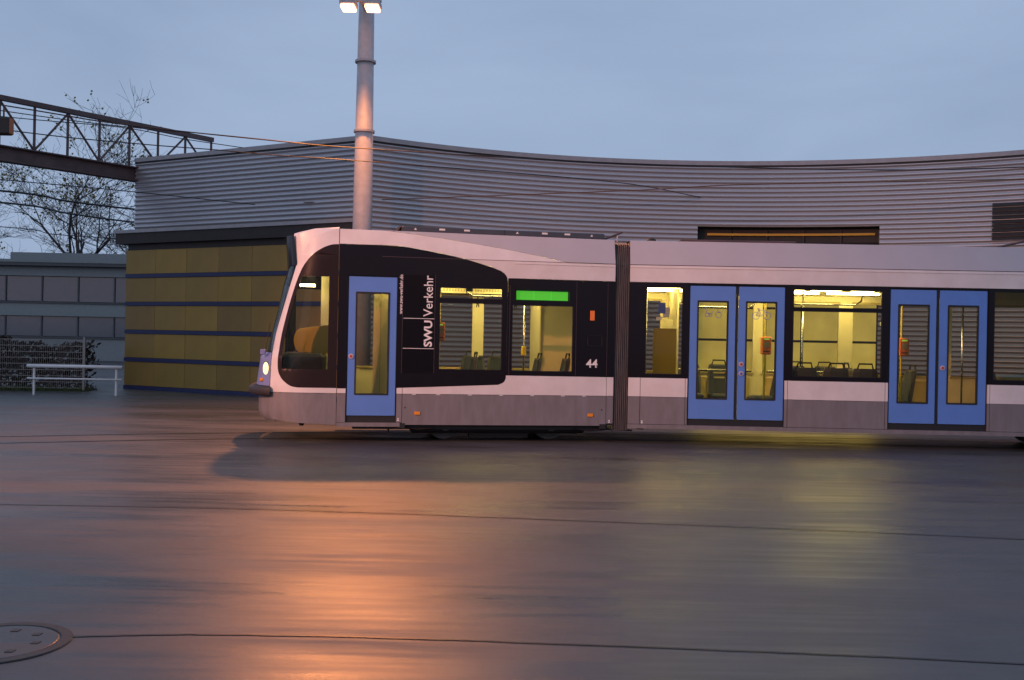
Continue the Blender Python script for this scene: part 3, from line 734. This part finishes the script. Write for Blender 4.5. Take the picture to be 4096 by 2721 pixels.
P1('door_sill', rect(-4.44, -3.49, .245, .305), [], 'grey_paint', y0=-.012, thick=.06)
P1('roof_seam', dens([(-3.80, SEAM - .004), (E_, SEAM - .004)], .5) + [(E_, SEAM + .003), (-3.80, SEAM + .003)], [], 'seam_dark', y0=-.0025, thick=.004)
P1('body_frame', [(-4.445, .28), (E_ - .002, .28), (E_ - .002, 1.10), (DX1 + .004, 1.10), (DX1 + .004, .32), (DX0 - .004, .32), (DX0 - .004, 2.545), (-4.445, 2.545)], [], 'seam_dark', y0=.032, thick=.02)
for hx in (-3.28, -2.91, -2.42, -1.93, -1.44, -.95, -.61):
    b = MB(); b.box((hx - .03, -.006, .733), (hx + .03, .0, .744)); b.build('hatch_clip', 'label_white', tram, M1)
for x, z in ((-3.225, .453), (-.50, .441)):
    b = MB(); b.bbox((x - .045, -.014, z - .026), (x + .045, -.001, z + .026), .005); b.build('side_reflector', 'amber', tram, M1)
for x, z in ((-3.413, .538), (-.318, .526)):
    b = MB(); b.cyl((x, -.004, z), .013, (0, 1, 0), .006, 12); b.build('lock', 'seam_dark', tram, M1)
def side_mark(M, x, z):
    b = MB(); b.add([(x - .02, -.003, z - .022), (x + .02, -.003, z - .022), (x + .006, -.003, z), (x + .016, -.003, z + .022), (x - .016, -.003, z + .022), (x - .006, -.003, z)], [(0, 1, 2, 5), (5, 2, 3, 4)]); b.build('jacking_mark', 'label_white', tram, M)
side_mark(M1, -3.515, .355); side_mark(M1, -.195, .345); side_mark(M2, .33, .345)
# panel lines on the black band
b = MB()
for x, z0, z1 in ((-3.478, 1.06, 2.57), (-2.985, 1.06, 2.57), (-.757, 1.06, 2.54), (-.252, 1.06, 2.54), (-1.82, 1.06, 2.45)):
    b.box((x - .003, -.0015, z0), (x + .003, -.0002, z1))
b.build('panel_joint', 'seam_dark', tram, M1)
b = MB(); b.box((-3.474, -.002, 1.068), (-2.989, -.0002, 2.565)); b.build('advert_panel', 'black_film', tram, M1)
for z in (1.900, 1.4415):
    b = MB(); b.box((-3.465, -.004, z - .004), (-2.992, -.0022, z + .004)); b.build('advert_line', 'print_white', tram, M1)
def text(s_, box, M, name, m, up=True, bold=0.0):
    cu = bpy.data.curves.new(name, 'FONT'); cu.body = s_; cu.size = 1.0; cu.offset = bold; cu.resolution_u = 3
    o = bpy.data.objects.new(name, cu); C.objects.link(o)
    dg = bpy.context.evaluated_depsgraph_get(); me_ = bpy.data.meshes.new_from_object(o.evaluated_get(dg)); bpy.data.objects.remove(o); bpy.data.curves.remove(cu)
    xs = [v.co.x for v in me_.vertices]; ys = [v.co.y for v in me_.vertices]
    x0, x1, z0, z1 = box
    for v in me_.vertices:
        a = (v.co.x - min(xs)) / (max(xs) - min(xs)); c = (v.co.y - min(ys)) / (max(ys) - min(ys))
        v.co = (x1 - c * (x1 - x0), -.0055, z0 + a * (z1 - z0)) if up else (x0 + a * (x1 - x0), -.0055, z0 + c * (z1 - z0))
    me_.materials.clear(); return link(name, me_, m, tram, M)
text('SWU', (-3.148, -3.020, 1.470, 1.872), M1, 'lettering', 'print_white', True, .028)
text('Verkehr', (-3.160, -3.020, 1.932, 2.562), M1, 'lettering', 'print_white', True, .004)
text('www.swu-verkehr.de', (-3.533, -3.481, 1.962, 2.562), M1, 'lettering', 'print_white', True, .012)
text('44', (-.588, -.400, 1.188, 1.322), M1, 'fleet_number', 'print_white', False, .02)
b = MB(); b.bbox((-.535, -.012, 1.93), (-.462, -.001, 2.085), .004); b.build('side_marker', 'orange_box', tram, M1)
b = MB()
for q in (rect(-.565, -.335, 1.53, 1.69, .02),):
    b.tube([(x, -.002, z) for x, z in q + q[:1]], .004, 4)
b.build('camera_cover', 'rubber', tram, M1)
# windows of car 1
def window(P, outline, m='window_glass', y=.012):
    return P('window_pane', outline, [], m, y0=y, thick=0)
def PP1(*a, **k): return P1(*a, **k)
for o_ in (W1U, W1L, W2, DSP): window(P1, o_)
def wframe(M, x0, x1, z0, z1, r=.016):
    b = MB(); q = rect(x0, x1, z0, z1, .02); b.tube([(x, .006, z) for x, z in q + q[:1]], r * .5, 4, cap=False); return b.build('window_seal', 'rubber', tram, M)
wframe(M1, -2.91, -1.94, 2.22, 2.387); wframe(M1, -2.91, -1.94, 1.126, 2.157); wframe(M1, -1.778, -.81, 1.118, 2.148)
b = MB(); b.bbox((-2.50, .015, 2.335), (-2.40, .05, 2.385), .008); b.build('window_catch', 'rubber', tram, M1)
# green side display in three modules
for k in range(3):
    b = MB(); x0 = -1.706 + k * .274; b.box((x0, .05, 2.232), (x0 + .270, .09, 2.372)); b.build('display_module', 'display_green', tram, M1)
b = MB(); b.box((-1.74, .092, 2.19), (-.86, .13, 2.41)); b.build('display_case', 'rubber', tram, M1)

# ---- doors
def door(P, M, x0, x1, gx0, gx1, buttons=()):
    d_ = P('door', rect(x0, x1, .412, 2.515, .012), [rect(gx0, gx1, .725, 2.285, .012)], 'blue_door', y0=.012, thick=.035)
    q = rect(gx0, gx1, .725, 2.285, .012)
    pl_ = P('door_seal', rect(gx0 - .002, gx1 + .002, .723, 2.287, .012), [rect(gx0 + .022, gx1 - .022, .747, 2.258, .012)], 'rubber', y0=.006, thick=.03, par=d_)
    P('pane', rect(gx0 + .02, gx1 - .02, .745, 2.26), [], 'window_glass', y0=.024, thick=0, par=d_)
    for bx, bz, m_ in buttons:
        b = MB(); b.cyl((bx, -.004, bz), .036, (0, 1, 0), .02, 20, .042); bo = b.build('button_ring', 'glass_ring', d_)
        b = MB(); b.cyl((bx, -.010, bz), .021, (0, 1, 0), .008, 16); b.build('push_button', m_, d_)
    return d_
door(P1, M1, -4.290, -3.567, -4.182, -3.672, [(-4.240, 1.305, 'red_button')])
def wellm(M, P, x0, x1):
    b = MB(); b.box((x0 - .03, .056, 2.40), (x1 + .03, .16, 2.70)); b.build('door_top_light_block', 'cream_dark', tram, M)  # added strip hidden behind the leaf top, blocks interior light leaking out
    for q in (x0, x1):
        b = MB(); b.box((q - .06, .056, .37), (q + .06, .10, 2.40)); b.build('door_side_light_block', 'cream_dark', tram, M)  # added strips inside the door edges, close the gaps against light leaks
    b = MB(); b.box((x0, .03, .306), (x1, .30, .408)); b.build('step_well', 'rubber', tram, M)
wellm(M1, P1, DX0, DX1)
P1('door_frame', [(DX0 - .02, .31), (DX0 + .008, .31), (DX0 + .008, 2.52), (DX1 - .008, 2.52), (DX1 - .008, .31), (DX1 + .005, .31), (DX1 + .005, 2.535), (DX0 - .02, 2.535)], [], 'rubber', y0=.022, thick=.03)

# ---- car 2 side
S_, L2 = .100, 9.4
D2 = [(1.045, 2.560), (4.195, 5.735), (7.9, 9.2)]
edges = []
x = S_
bands = []
for a, c in D2: bands.append((x, a - .004)); x = c + .004
bands.append((x, L2))
WA = rect(.370, .932, 1.111, 2.475, .015); WBU = rect(2.692, 4.064, 2.206, 2.477, .012); WBL = rect(2.690, 4.070, 1.119, 2.143, .015); WC = rect(5.834, 7.75, 1.122, 2.503, .015)
WH = {0: [WA], 1: [WBU, WBL], 2: [WC], 3: []}
for i, (a, c) in enumerate(bands):
    P2('window_band', [(a, 1.050), (c, 1.050), (c, 2.553), (a, 2.553)], WH[i], 'black_gloss')
    seams = [v for v in (.294, 1.005, 2.615, 4.144, 5.779) if a + .02 < v < c - .02]
    cuts = [a] + seams + [c]
    for p0, p1 in zip(cuts, cuts[1:]):
        P2('belt_panel', rect(p0 + .004, p1 - .004, .748, 1.044), [], 'white_paint'); P2('skirt_panel', rect(p0 + .004, p1 - .004, .312, .742), [], 'grey_paint')
    P2('body_frame', rect(a + .002, c - .002, .30, 1.10), [], 'seam_dark', y0=.032, thick=.02)
for a, c in D2:
    P2('door_header', rect(a, c, 2.522, 2.553), [], 'black_gloss', y0=.01)
    wellm(M2, P2, a, c)
    P2('door_frame', [(a - .004, .31), (a + .008, .31), (a + .008, 2.518), (c - .008, 2.518), (c - .008, .31), (c + .004, .31), (c + .004, 2.524), (a - .004, 2.524)], [], 'rubber', y0=.024, thick=.03)
P2('sill', rect(S_, L2, .243, .306), [], 'grey_paint', y0=-.012, thick=.06)
P2('cantrail_panel', rect(S_, L2, 2.560, 2.825), [], 'white_paint')
P2('roof_cowl', rect(S_, L2, 2.836, 3.222), [], 'silver_paint')
P2('roof_seam', rect(S_, L2, SEAM - .006, SEAM + .005), [], 'seam_dark', y0=.004, thick=.004)
P2('rain_gutter', rect(S_, L2, 2.785, 2.797), [], 'white_paint', y0=-.008, thick=.008)
P1('rain_gutter', rect(-1.75, E_, 2.785, 2.797), [], 'white_paint', y0=-.008, thick=.008)
for o_ in (WA, WBU, WBL, WC): window(P2, o_)
wframe(M2, .365, .937, 1.106, 2.48); wframe(M2, 2.686, 4.07, 2.2, 2.483); wframe(M2, 2.684, 4.076, 1.113, 2.149); wframe(M2, 5.828, 7.756, 1.116, 2.51)
door(P2, M2, 1.060, 1.775, 1.176, 1.664, ()); door(P2, M2, 1.828, 2.547, 1.940, 2.426, [(1.880, 1.287, 'red_button'), (1.882, 1.140, 'blue_print')])
door(P2, M2, 4.210, 4.925, 4.330, 4.818, ()); door(P2, M2, 4.980, 5.718, 5.106, 5.588, [(5.036, 1.293, 'red_button')])
door(P2, M2, 7.915, 8.54, 8.0, 8.45, ()); door(P2, M2, 8.56, 9.185, 8.65, 9.1, ())
# finger guard between the leaves
for x in (1.801, 4.952):
    b = MB(); b.box((x - .020, .024, .412), (x + .020, .05, 2.512)); b.build('door_edge_rubber', 'rubber', tram, M2)

# ---- bellows: pleated tube between the two cars
NP = 17; rows = []
def sect(inset):
    y0, y1, z0, z1 = .02 + inset, TW - .02 - inset, .20 + inset * .4, 3.19 - inset; tp = .10
    return [(y0, z0), (y0, z0 + .8), (y0, SEAM - .3), (y0, SEAM), (y0 + tp * .9, z1 - .06), (y0 + tp + .08, z1), (TW / 2, z1 + .02), (y1 - tp - .08, z1), (y1 - tp * .9, z1 - .06), (y1, SEAM), (y1, z0 + .8), (y1, z0), (y0, z0)]
for k in range(NP):
    u = k / (NP - 1); ins_ = 0.0 if k % 2 else .022
    r_ = []
    for y, z in sect(ins_):
        a = M1 @ Vector((E_ - .002, y, z)); c = M2 @ Vector((S_ + .002, y, z)); r_.append(a.lerp(c, u))
    rows.append(r_)
b = MB(); b.grid(rows); bo = b.build('bellows', 'bellows', tram)
for M, x in ((M1, E_ + .004), (M2, S_ - .004)):
    b = MB(); q = [(x, y, z) for y, z in sect(-.006)[:-1]]; b.tube(q + q[:1], .008, 4, cap=False); b.build('bellows_frame', 'rubber', tram, M)

# ---- roof, floor, far side, interior
def shell(M, x0, x1, lightsz, tubes, tm):
    ye = lean(3.22) + .03
    b = MB(); b.grid([[(x0, ye, 3.221), (x1, ye, 3.221)], [(x0, .5, 3.245), (x1, .5, 3.245)], [(x0, TW - .5, 3.245), (x1, TW - .5, 3.245)], [(x0, TW - ye, 3.221), (x1, TW - ye, 3.221)]]); b.build('roof', 'roof_grey', tram, M)
    b = MB(); b.box((x0, .05, .30), (x1, TW - .05, .36)); b.build('floor', 'tram_floor', tram, M)
    b = MB(); b.grid([[(x0, .06, 2.53), (x1, .06, 2.53)], [(x0, .30, 2.62), (x1, .30, 2.62)], [(x0, TW - .30, 2.62), (x1, TW - .30, 2.62)], [(x0, TW - .06, 2.50), (x1, TW - .06, 2.50)]]); b.build('ceiling', 'ceiling', tram, M)
    for y, xa, xb_ in tubes:
        b = MB(); b.bbox((xa, y - .045, lightsz), (xb_, y + .045, lightsz + .035), .008); b.build('ceiling_light', tm, tram, M)
def farwall(M, x0, x1, holes, m='cream'):
    hs = [rect(a, c, 1.10, 2.36, .02) for a, c in holes]
    plate('far_side_wall', rect(x0, x1, .30, 2.62), hs, m, tram, M, TW - .06, .05)
    plate('far_outer_skin', rect(x0, x1, 2.62, 3.21), [], 'silver_paint', tram, M, TW - .05, .04)
    for a, c in holes:
        plate('far_window_pane', rect(a, c, 1.10, 2.36), [], 'far_glass', tram, M, TW - .03, 0)
        b = MB(); b.box((a - .02, TW - .085, 1.07), (c + .02, TW - .062, 1.10)); b.box((a - .02, TW - .085, 2.36), (c + .02, TW - .062, 2.40)); b.build('far_window_trim', 'cream_dark', tram, M)
shell(M1, -4.44, E_, 2.585, [(.75, -4.0, -2.9), (.75, -2.6, -1.5), (1.6, -3.6, -2.4), (1.6, -1.9, -.8)], 'tube_dim')
shell(M2, S_, L2, 2.505, [(.62, .42, 1.0), (.62, 1.15, 1.85), (.62, 2.05, 2.20), (.62, 2.55, 3.02), (.62, 3.12, 3.62), (.62, 3.78, 4.15), (1.68, .3, 1.4), (1.68, 1.6, 2.2), (1.68, 2.75, 3.55), (1.68, 3.7, 4.6)], 'tube')
farwall(M1, -4.44, E_, [(-4.35, -3.25), (-3.08, -2.10), (-1.90, -.98)])
farwall(M2, S_, L2, [(.28, .88), (1.12, 2.55), (2.72, 4.08), (4.33, 5.9), (6.1, 7.6)])
# far wall of the cab
plate('far_side_wall', [(-5.35, .75), (-4.45, .75), (-4.45, 3.2), (-4.75, 3.1), (-5.05, 2.72), (-5.3, 1.8)], [rect(-5.15, -4.6, 1.35, 2.40, .02)], 'band_brown', tram, M1, 0, .02, lambda x, z: TW - skin(x, z) - .02, .15)
b = MB(); b.box((-5.3, .35, .36), (-4.45, TW - .35, .40)); b.build('cab_floor', 'tram_floor', tram, M1)
b = MB(); b.box((-5.0, .3, 2.66), (-4.45, TW - .3, 2.69)); b.build('cab_ceiling', 'cream_dark', tram, M1)
b = MB(); b.bbox((-5.055, 1.1, 2.40), (-4.815, 1.24, 2.435), .006); b.build('cab_light', 'tube', tram, M1)
# cab: dark dashboard, ochre console, partition
b = MB(); b.bbox((-5.30, .30, .42), (-4.62, TW - .35, 1.33), .05); b.build('dashboard', 'rubber', tram, M1)
b = MB(); rows = []
for i in range(11):
    a = math.pi * (i / 10 - .5); rows.append([(-5.02 + .10 * (1 - math.cos(a)) * 0 - .11 * math.cos(a) + (.0), .95 + .0, 1.53 + .19 * math.sin(a)), (-4.46, .80, 1.53 + .03 + .24 * math.sin(a))])
b.grid(rows); rows2 = [[(p[0], p[1] + .25, p[2]) for p in r_] for r_ in rows]; b.grid(rows2); b.grid([[r_[0] for r_ in rows], [r_[0] for r_ in rows2]]); b.build('drivers_console', 'ochre', tram, M1)
b = MB(); b.box((-4.72, 1.3, .4), (-4.47, 1.34, 2.60)); b.build('cab_partition', 'cream', tram, M1)

# partition panel behind the front door
b = MB(); b.box((-3.885, .80, .36), (-3.66, .84, 2.60)); b.build('partition', 'cream', tram, M1)
b = MB(); b.box((-3.775, .792, .36), (-3.768, .799, 2.60)); b.build('partition_joint', 'cream_dark', tram, M1)
b = MB(); b.tube([(-3.66, .20, .36), (-3.66, .20, 2.58)], .017, 8); b.build('handrail', 'yellow_pole', tram, M1)
b = MB(); b.box((-1.06, 1.25, .36), (-.40, TW - .07, 2.61)); b.build('equipment_cabinet', 'cream', tram, M1)
b = MB(); b.box((-1.075, 1.22, .36), (-1.062, 1.3, 2.61)); b.build('cabinet_edge', 'cream_dark', tram, M1)
b = MB(); b.bbox((-.60, 1.236, 1.12), (-.57, 1.249, 1.29), .004); b.build('cabinet_handle', 'rubber', tram, M1)
# fan coil grille below the ceiling
b = MB(); b.box((-2.95, TW - .28, 2.40), (-1.2, TW - .08, 2.52)); gl2 = b.build('air_duct', 'cream', tram, M1)
b = MB()
for k in range(32): b.box((-2.85 + k * .05, TW - .286, 2.43), (-2.82 + k * .05, TW - .281, 2.475))
b.build('duct_slot', 'cream_dark', gl2)

def seat(M, x, y, face, z=.36, cover='seat_fabric'):
    """face: direction the sitter looks, degrees in the car's plan"""
    q = M @ Matrix.Translation((x, y, z)) @ Matrix.Rotation(R(face), 4, 'Z')     # sitter looks along local +x
    s_ = empty('seat'); s_.parent = tram; s_.matrix_local = q
    b = MB(); rows = []
    for h_, xo, wd in ((.30, -.14, .20), (.50, -.17, .225), (.72, -.21, .215), (.90, -.245, .195), (.955, -.25, .17)):
        rows.append([(xo - .02, -wd, h_), (xo - .045, -wd * .5, h_), (xo - .045, wd * .5, h_), (xo - .02, wd, h_)])
    b.grid(rows); b.grid([[(p[0] + .05, p[1], p[2]) for p in r_] for r_ in rows]); 
    b.grid([rows[-1], [(p[0] + .05, p[1], p[2]) for p in rows[-1]]]); b.grid([[r_[0] for r_ in rows], [(r_[0][0] + .05, *r_[0][1:]) for r_ in rows]]); b.grid([[r_[-1] for r_ in rows], [(r_[-1][0] + .05, *r_[-1][1:]) for r_ in rows]])
    b.build('backrest', 'seat_shell', s_)
    b = MB(); b.grid([[(p[0] + .056, p[1] * .84, p[2] * .96 + .01) for p in r_] for r_ in rows]); b.build('back_cushion', cover, s_)
    b = MB(); b.bbox((-.15, -.21, .36), (.27, .21, .44), .03); b.build('cushion', cover, s_)
    b = MB(); b.box((-.10, -.14, .0), (.05, .14, .36)); b.build('pedestal', 'seat_shell', s_)
    b = MB(); b.tube([(-.26, -.13, .93), (-.275, -.10, 1.03), (-.275, .10, 1.03), (-.26, .13, .93)], .016, 6); b.build('grab_handle', 'rubber', s_)
for x, y, f_ in ((-2.95, .45, 0), (-2.55, .42, 180), (-2.93, 1.75, 0), (-2.08, 2.0, -90), (-1.52, .40, 180), (-1.05, .45, 180), (-1.62, 1.95, -90)): seat(M1, x, y, f_)
for x in (2.90, 3.40, 3.86): seat(M2, x, .36, 90, .30)
for x, y, f_ in ((2.62, 1.55, 180), (4.35, 1.75, 0), (4.62, .85, 180), (3.3, 2.0, -90), (3.85, 2.0, -90), (6.2, .45, 0), (6.9, .45, 180), (1.4, 2.0, -90), (1.95, 2.0, -90)): seat(M2, x, y, f_, .28)
def validator(M, x, y, z=1.71):
    b = MB(); b.tube([(x, y + .09, .36), (x, y + .09, 2.58)], .017, 8); po = b.build('handrail', 'yellow_pole', tram, M, True)
    b = MB(); b.bbox((x - .078, y - .05, z - .145), (x + .078, y + .07, z + .145), .015); v_ = b.build('ticket_validator', 'orange_box', tram, M)
    b = MB(); b.box((x - .045, y - .053, z + .095), (x + .045, y - .0505, z + .12)); b.build('screen', 'validator_screen', v_)
    b = MB(); b.box((x - .04, y - .053, z - .03), (x + .04, y - .0505, z + .06)); b.build('keypad', 'cream_dark', v_)
    b = MB(); b.box((x - .05, y - .054, z - .10), (x + .05, y - .0505, z - .085)); b.build('slot', 'rubber', v_)
validator(M1, -2.86, .42); validator(M2, 2.38, .5, 1.59); validator(M2, 4.60, .5, 1.61)
for M, x, y in ((M1, -1.40, 1.0), (M2, 1.24, .35), (M2, 5.72, .9), (M2, .40, .3), (M2, 3.1, 1.0)):
    b = MB(); b.tube([(x, y, .36), (x, y, 2.58)], .016, 8); b.build('handrail', 'chrome', tram, M, True)
b = MB(); b.bbox((-1.44, .96, 1.34), (-1.36, 1.04, 1.50), .015); b.build('stop_button_box', 'yellow_pole', tram, M1)
for M, x0, x1, y, z in ((M1, -2.45, -1.2, .75, 2.30), (M2, 2.72, 4.1, .95, 2.30), (M2, 1.1, 2.5, 1.75, 2.25), (M1, -2.9, -2.2, 1.5, 2.22)):
    b = MB(); b.tube([(x0, y, z + .28), (x0 + .05, y, z + .06), (x0 + .15, y, z), (x1 - .15, y, z), (x1 - .05, y, z + .06), (x1, y, z + .28)], .015, 8); b.build('ceiling_rail', 'chrome', tram, M, True)
for x, y, z in ((-2.22, .75, 2.12), (-1.6, .75, 2.12)):
    b = MB(); b.tube([(x, y, z + .17), (x, y, z + .1), (x - .02, y, z), (x + .02, y, z), (x, y, z + .1)], .010, 5); b.build('hanging_strap', 'rubber', tram, M1)
# car 2: gold partition at window A, wall panels, notices
b = MB(); b.box((.55, .55, .36), (.93, .59, 1.84)); b.build('partition', 'ochre', tram, M2)
b = MB(); b.box((1.0, 1.0, .36), (1.03, 2.2, 2.60)); b.build('partition', 'cream', tram, M2)
for x0, x1, z0, z1 in ((1.15, 2.5, .62, 1.02), (2.75, 4.05, .62, 1.02), (4.4, 5.8, .62, 1.02)):
    b = MB(); b.bbox((x0, TW - .10, z0), (x1, TW - .062, z1), .012); b.build('wall_heater', 'cream_dark', tram, M2)
    b = MB(); b.tube([(x0 + .05, TW - .16, z1 + .12), (x1 - .05, TW - .16, z1 + .12)], .013, 6); b.build('grab_rail', 'chrome', tram, M2)
P2('notice', [(.555, 2.07), (.672, 2.065), (.672, 2.235), (.56, 2.24)], [], 'blue_print', y0=.020, thick=.001)
nt_ = P2('notice', [(.625, 1.995), (.735, 2.02), (.745, 2.17), (.64, 2.165)], [], 'label_white', y0=.023, thick=.001)
b = MB()
for k in range(6): b.box((.645, .0215, 2.02 + k * .024), (.735, .0225, 2.026 + k * .024))
b.build('print_line', 'blue_print', nt_)
P2('notice', rect(.775, .915, 1.47, 1.99), [], 'cream', y0=.9, thick=.004)
P2('notice', rect(.53, .62, 1.96, 2.01), [], 'label_white', y0=.024, thick=.001)
P2('notice', rect(4.70, 4.80, 1.98, 2.05), [], 'label_white', y0=1.9, thick=.004)
def bike(cx, cz, s_, par=None):
    b = MB(); y = .020; r_ = .004
    for dx in (-.12, .12):
        q = [(cx + (dx + .075 * math.cos(a)) * s_, y, cz + .075 * s_ * math.sin(a)) for a in [2 * math.pi * k / 16 for k in range(17)]]; b.tube(q, r_, 4, cap=False)
    A = lambda *p: b.tube([(cx + px * s_, y, cz + pz * s_) for px, pz in p], r_, 4)
    A((-.12, 0), (-.06, .12), (.08, .12), (.12, 0)); A((-.06, .12), (0, 0), (.08, .12)); A((-.12, 0), (0, 0)); A((.08, .12), (.07, .16), (.11, .165)); A((-.06, .12), (-.07, .15)); A((-.10, .15), (-.04, .15))
    b.build('bicycle_pictogram', 'blue_print', tram, M2)
bike(2.19, 2.06, .75)
b = MB(); y = .020
for px, pz, rr in ((1.33, 2.06, .03), (1.385, 2.06, .022), (1.51, 2.06, .045)):
    b.tube([(px + rr * math.cos(a), y, pz + rr * math.sin(a)) for a in [2 * math.pi * k / 14 for k in range(15)]], .004, 4, cap=False)
b.tube([(1.27, y, 2.17), (1.31, y, 2.15), (1.32, y, 2.09), (1.40, y, 2.08), (1.42, y, 2.12)], .004, 4); b.tube([(1.49, y, 2.18), (1.50, y, 2.11), (1.54, y, 2.11)], .004, 4)
b.build('pram_pictogram', 'blue_print', tram, M2)

# ---- roof equipment
rb = MB(); rb.bbox((-3.51, .13, 3.226), (-.29, .75, 3.318), .012); rbo = rb.build('roof_equipment_box', 'roof_box', tram, M1)
for x in (-2.884, -2.498, -1.263, -.899):
    b = MB(); b.box((x - .045, .126, 3.272), (x + .045, .1295, 3.300)); b.build('warning_label', 'label_white', rbo)
for x in (-3.297, -1.703, -.502):
    b = MB(); b.add([(x - .022, .127, 3.266), (x + .022, .127, 3.266), (x, .127, 3.302)], [(0, 1, 2)]); b.build('warning_triangle', 'label_white', rbo)
b = MB(); b.add([(-3.66, .13, 3.232), (-3.58, .13, 3.232), (-3.50, .13, 3.318), (-3.53, .13, 3.318), (-3.66, .70, 3.232), (-3.58, .70, 3.232), (-3.50, .70, 3.318), (-3.53, .70, 3.318)], [(0, 1, 2, 3), (4, 7, 6, 5), (0, 3, 7, 4), (1, 5, 6, 2), (3, 2, 6, 7), (0, 4, 5, 1)]); b.build('roof_box_bracket', 'girder', tram, M1)
b = MB(); b.box((-1.91, .128, 3.228), (-1.90, .74, 3.3185)); b.build('roof_box_joint', 'rubber', tram, M1)
b = MB(); b.tube([(-.27, .2, 3.24), (.02, .2, 3.36)], .018, 6); b.tube([(-.27, .5, 3.24), (.02, .5, 3.36)], .018, 6); b.build('roof_cable', 'girder', tram, M1)
b = MB(); b.tube([(-.06, .2, 3.20), (-.06, .2, 3.30)], .012, 6); b.build('cable_stay', 'mast_paint', tram, M1)
b = MB(); b.tube([(.48, .45, 3.24), (.48, .45, 3.28), (.48, .45, 3.305)], [.075, .07, .03], 14); b.build('antenna', 'rubber', tram, M2, True)
b = MB(); b.bbox((.92, .25, 3.236), (2.77, 1.9, 3.272), .008); b.build('roof_hatch', 'girder', tram, M2)
b = MB(); b.box((-3.3, .95, 3.24), (-.5, 1.5, 3.30)); b.build('roof_walkway', 'roof_grey', tram, M1)
b = MB(); b.tube([(6.0, .4, 3.24), (6.5, .4, 3.36)], .02, 6); b.build('roof_cable', 'girder', tram, M2)
# ---- running gear
b = MB(); b.box((-4.2, .10, .20), (-.2, TW - .1, .295)); b.build('underframe', 'underbody', tram, M1)
b = MB(); b.box((.2, .35, .235), (9.3, TW - .35, .295)); b.build('underframe', 'underbody', tram, M2)
def bogie(M, xs_):
    bg = empty('bogie'); bg.parent = tram; bg.matrix_local = M
    for x in xs_:
        for y in (.60, 1.60):
            b = MB(); b.cyl((x, y, .30), .295, (0, 1, 0), .11, 28); wo_ = b.build('wheel', 'steel_wheel', bg)
    b = MB(); b.bbox((xs_[0] - .55, .33, .12), (xs_[1] + .55, .50, .28), .03); b.build('side_frame', 'underbody', bg)
    b = MB(); b.box((xs_[0] + .38, .36, .05), (xs_[1] - .38, .52, .13)); b.build('track_brake', 'underbody', bg)
    for x in xs_:
        b = MB(); b.cyl((x, .30, .24), .085, (0, 1, 0), .05, 16); b.build('axle_box', 'steel_wheel', bg)
bogie(M1, (-2.75, -1.05)); bogie(M2, (7.2, 8.8))
for M, x in ((M1, -3.46), (M1, -.30), (M2, .31)):
    b = MB(); b.box((x - .05, -.004, .225), (x + .05, .12, .30)); b.build('hinge_block', 'rubber', tram, M)
b = MB(); b.tube([(-3.4, .08, .235), (-3.2, .08, .20), (-2.95, .08, .225)], .012, 5); b.build('brake_hose', 'rubber', tram, M1)
b = MB(); b.tube([(-.75, .08, .23), (-.5, .08, .19), (-.2, .08, .21), (.2, .06, .20)], .014, 5); b.build('brake_hose', 'rubber', tram, M1)
b = MB(); b.box((-3.66, .2, .06), (-3.63, .24, .25)); b.build('sand_pipe', 'rubber', tram, M1)
b = MB(); b.box((L2, .05, .3), (L2 + .02, TW - .05, 3.2)); b.build('rear_bulkhead', 'bellows', tram, M2)
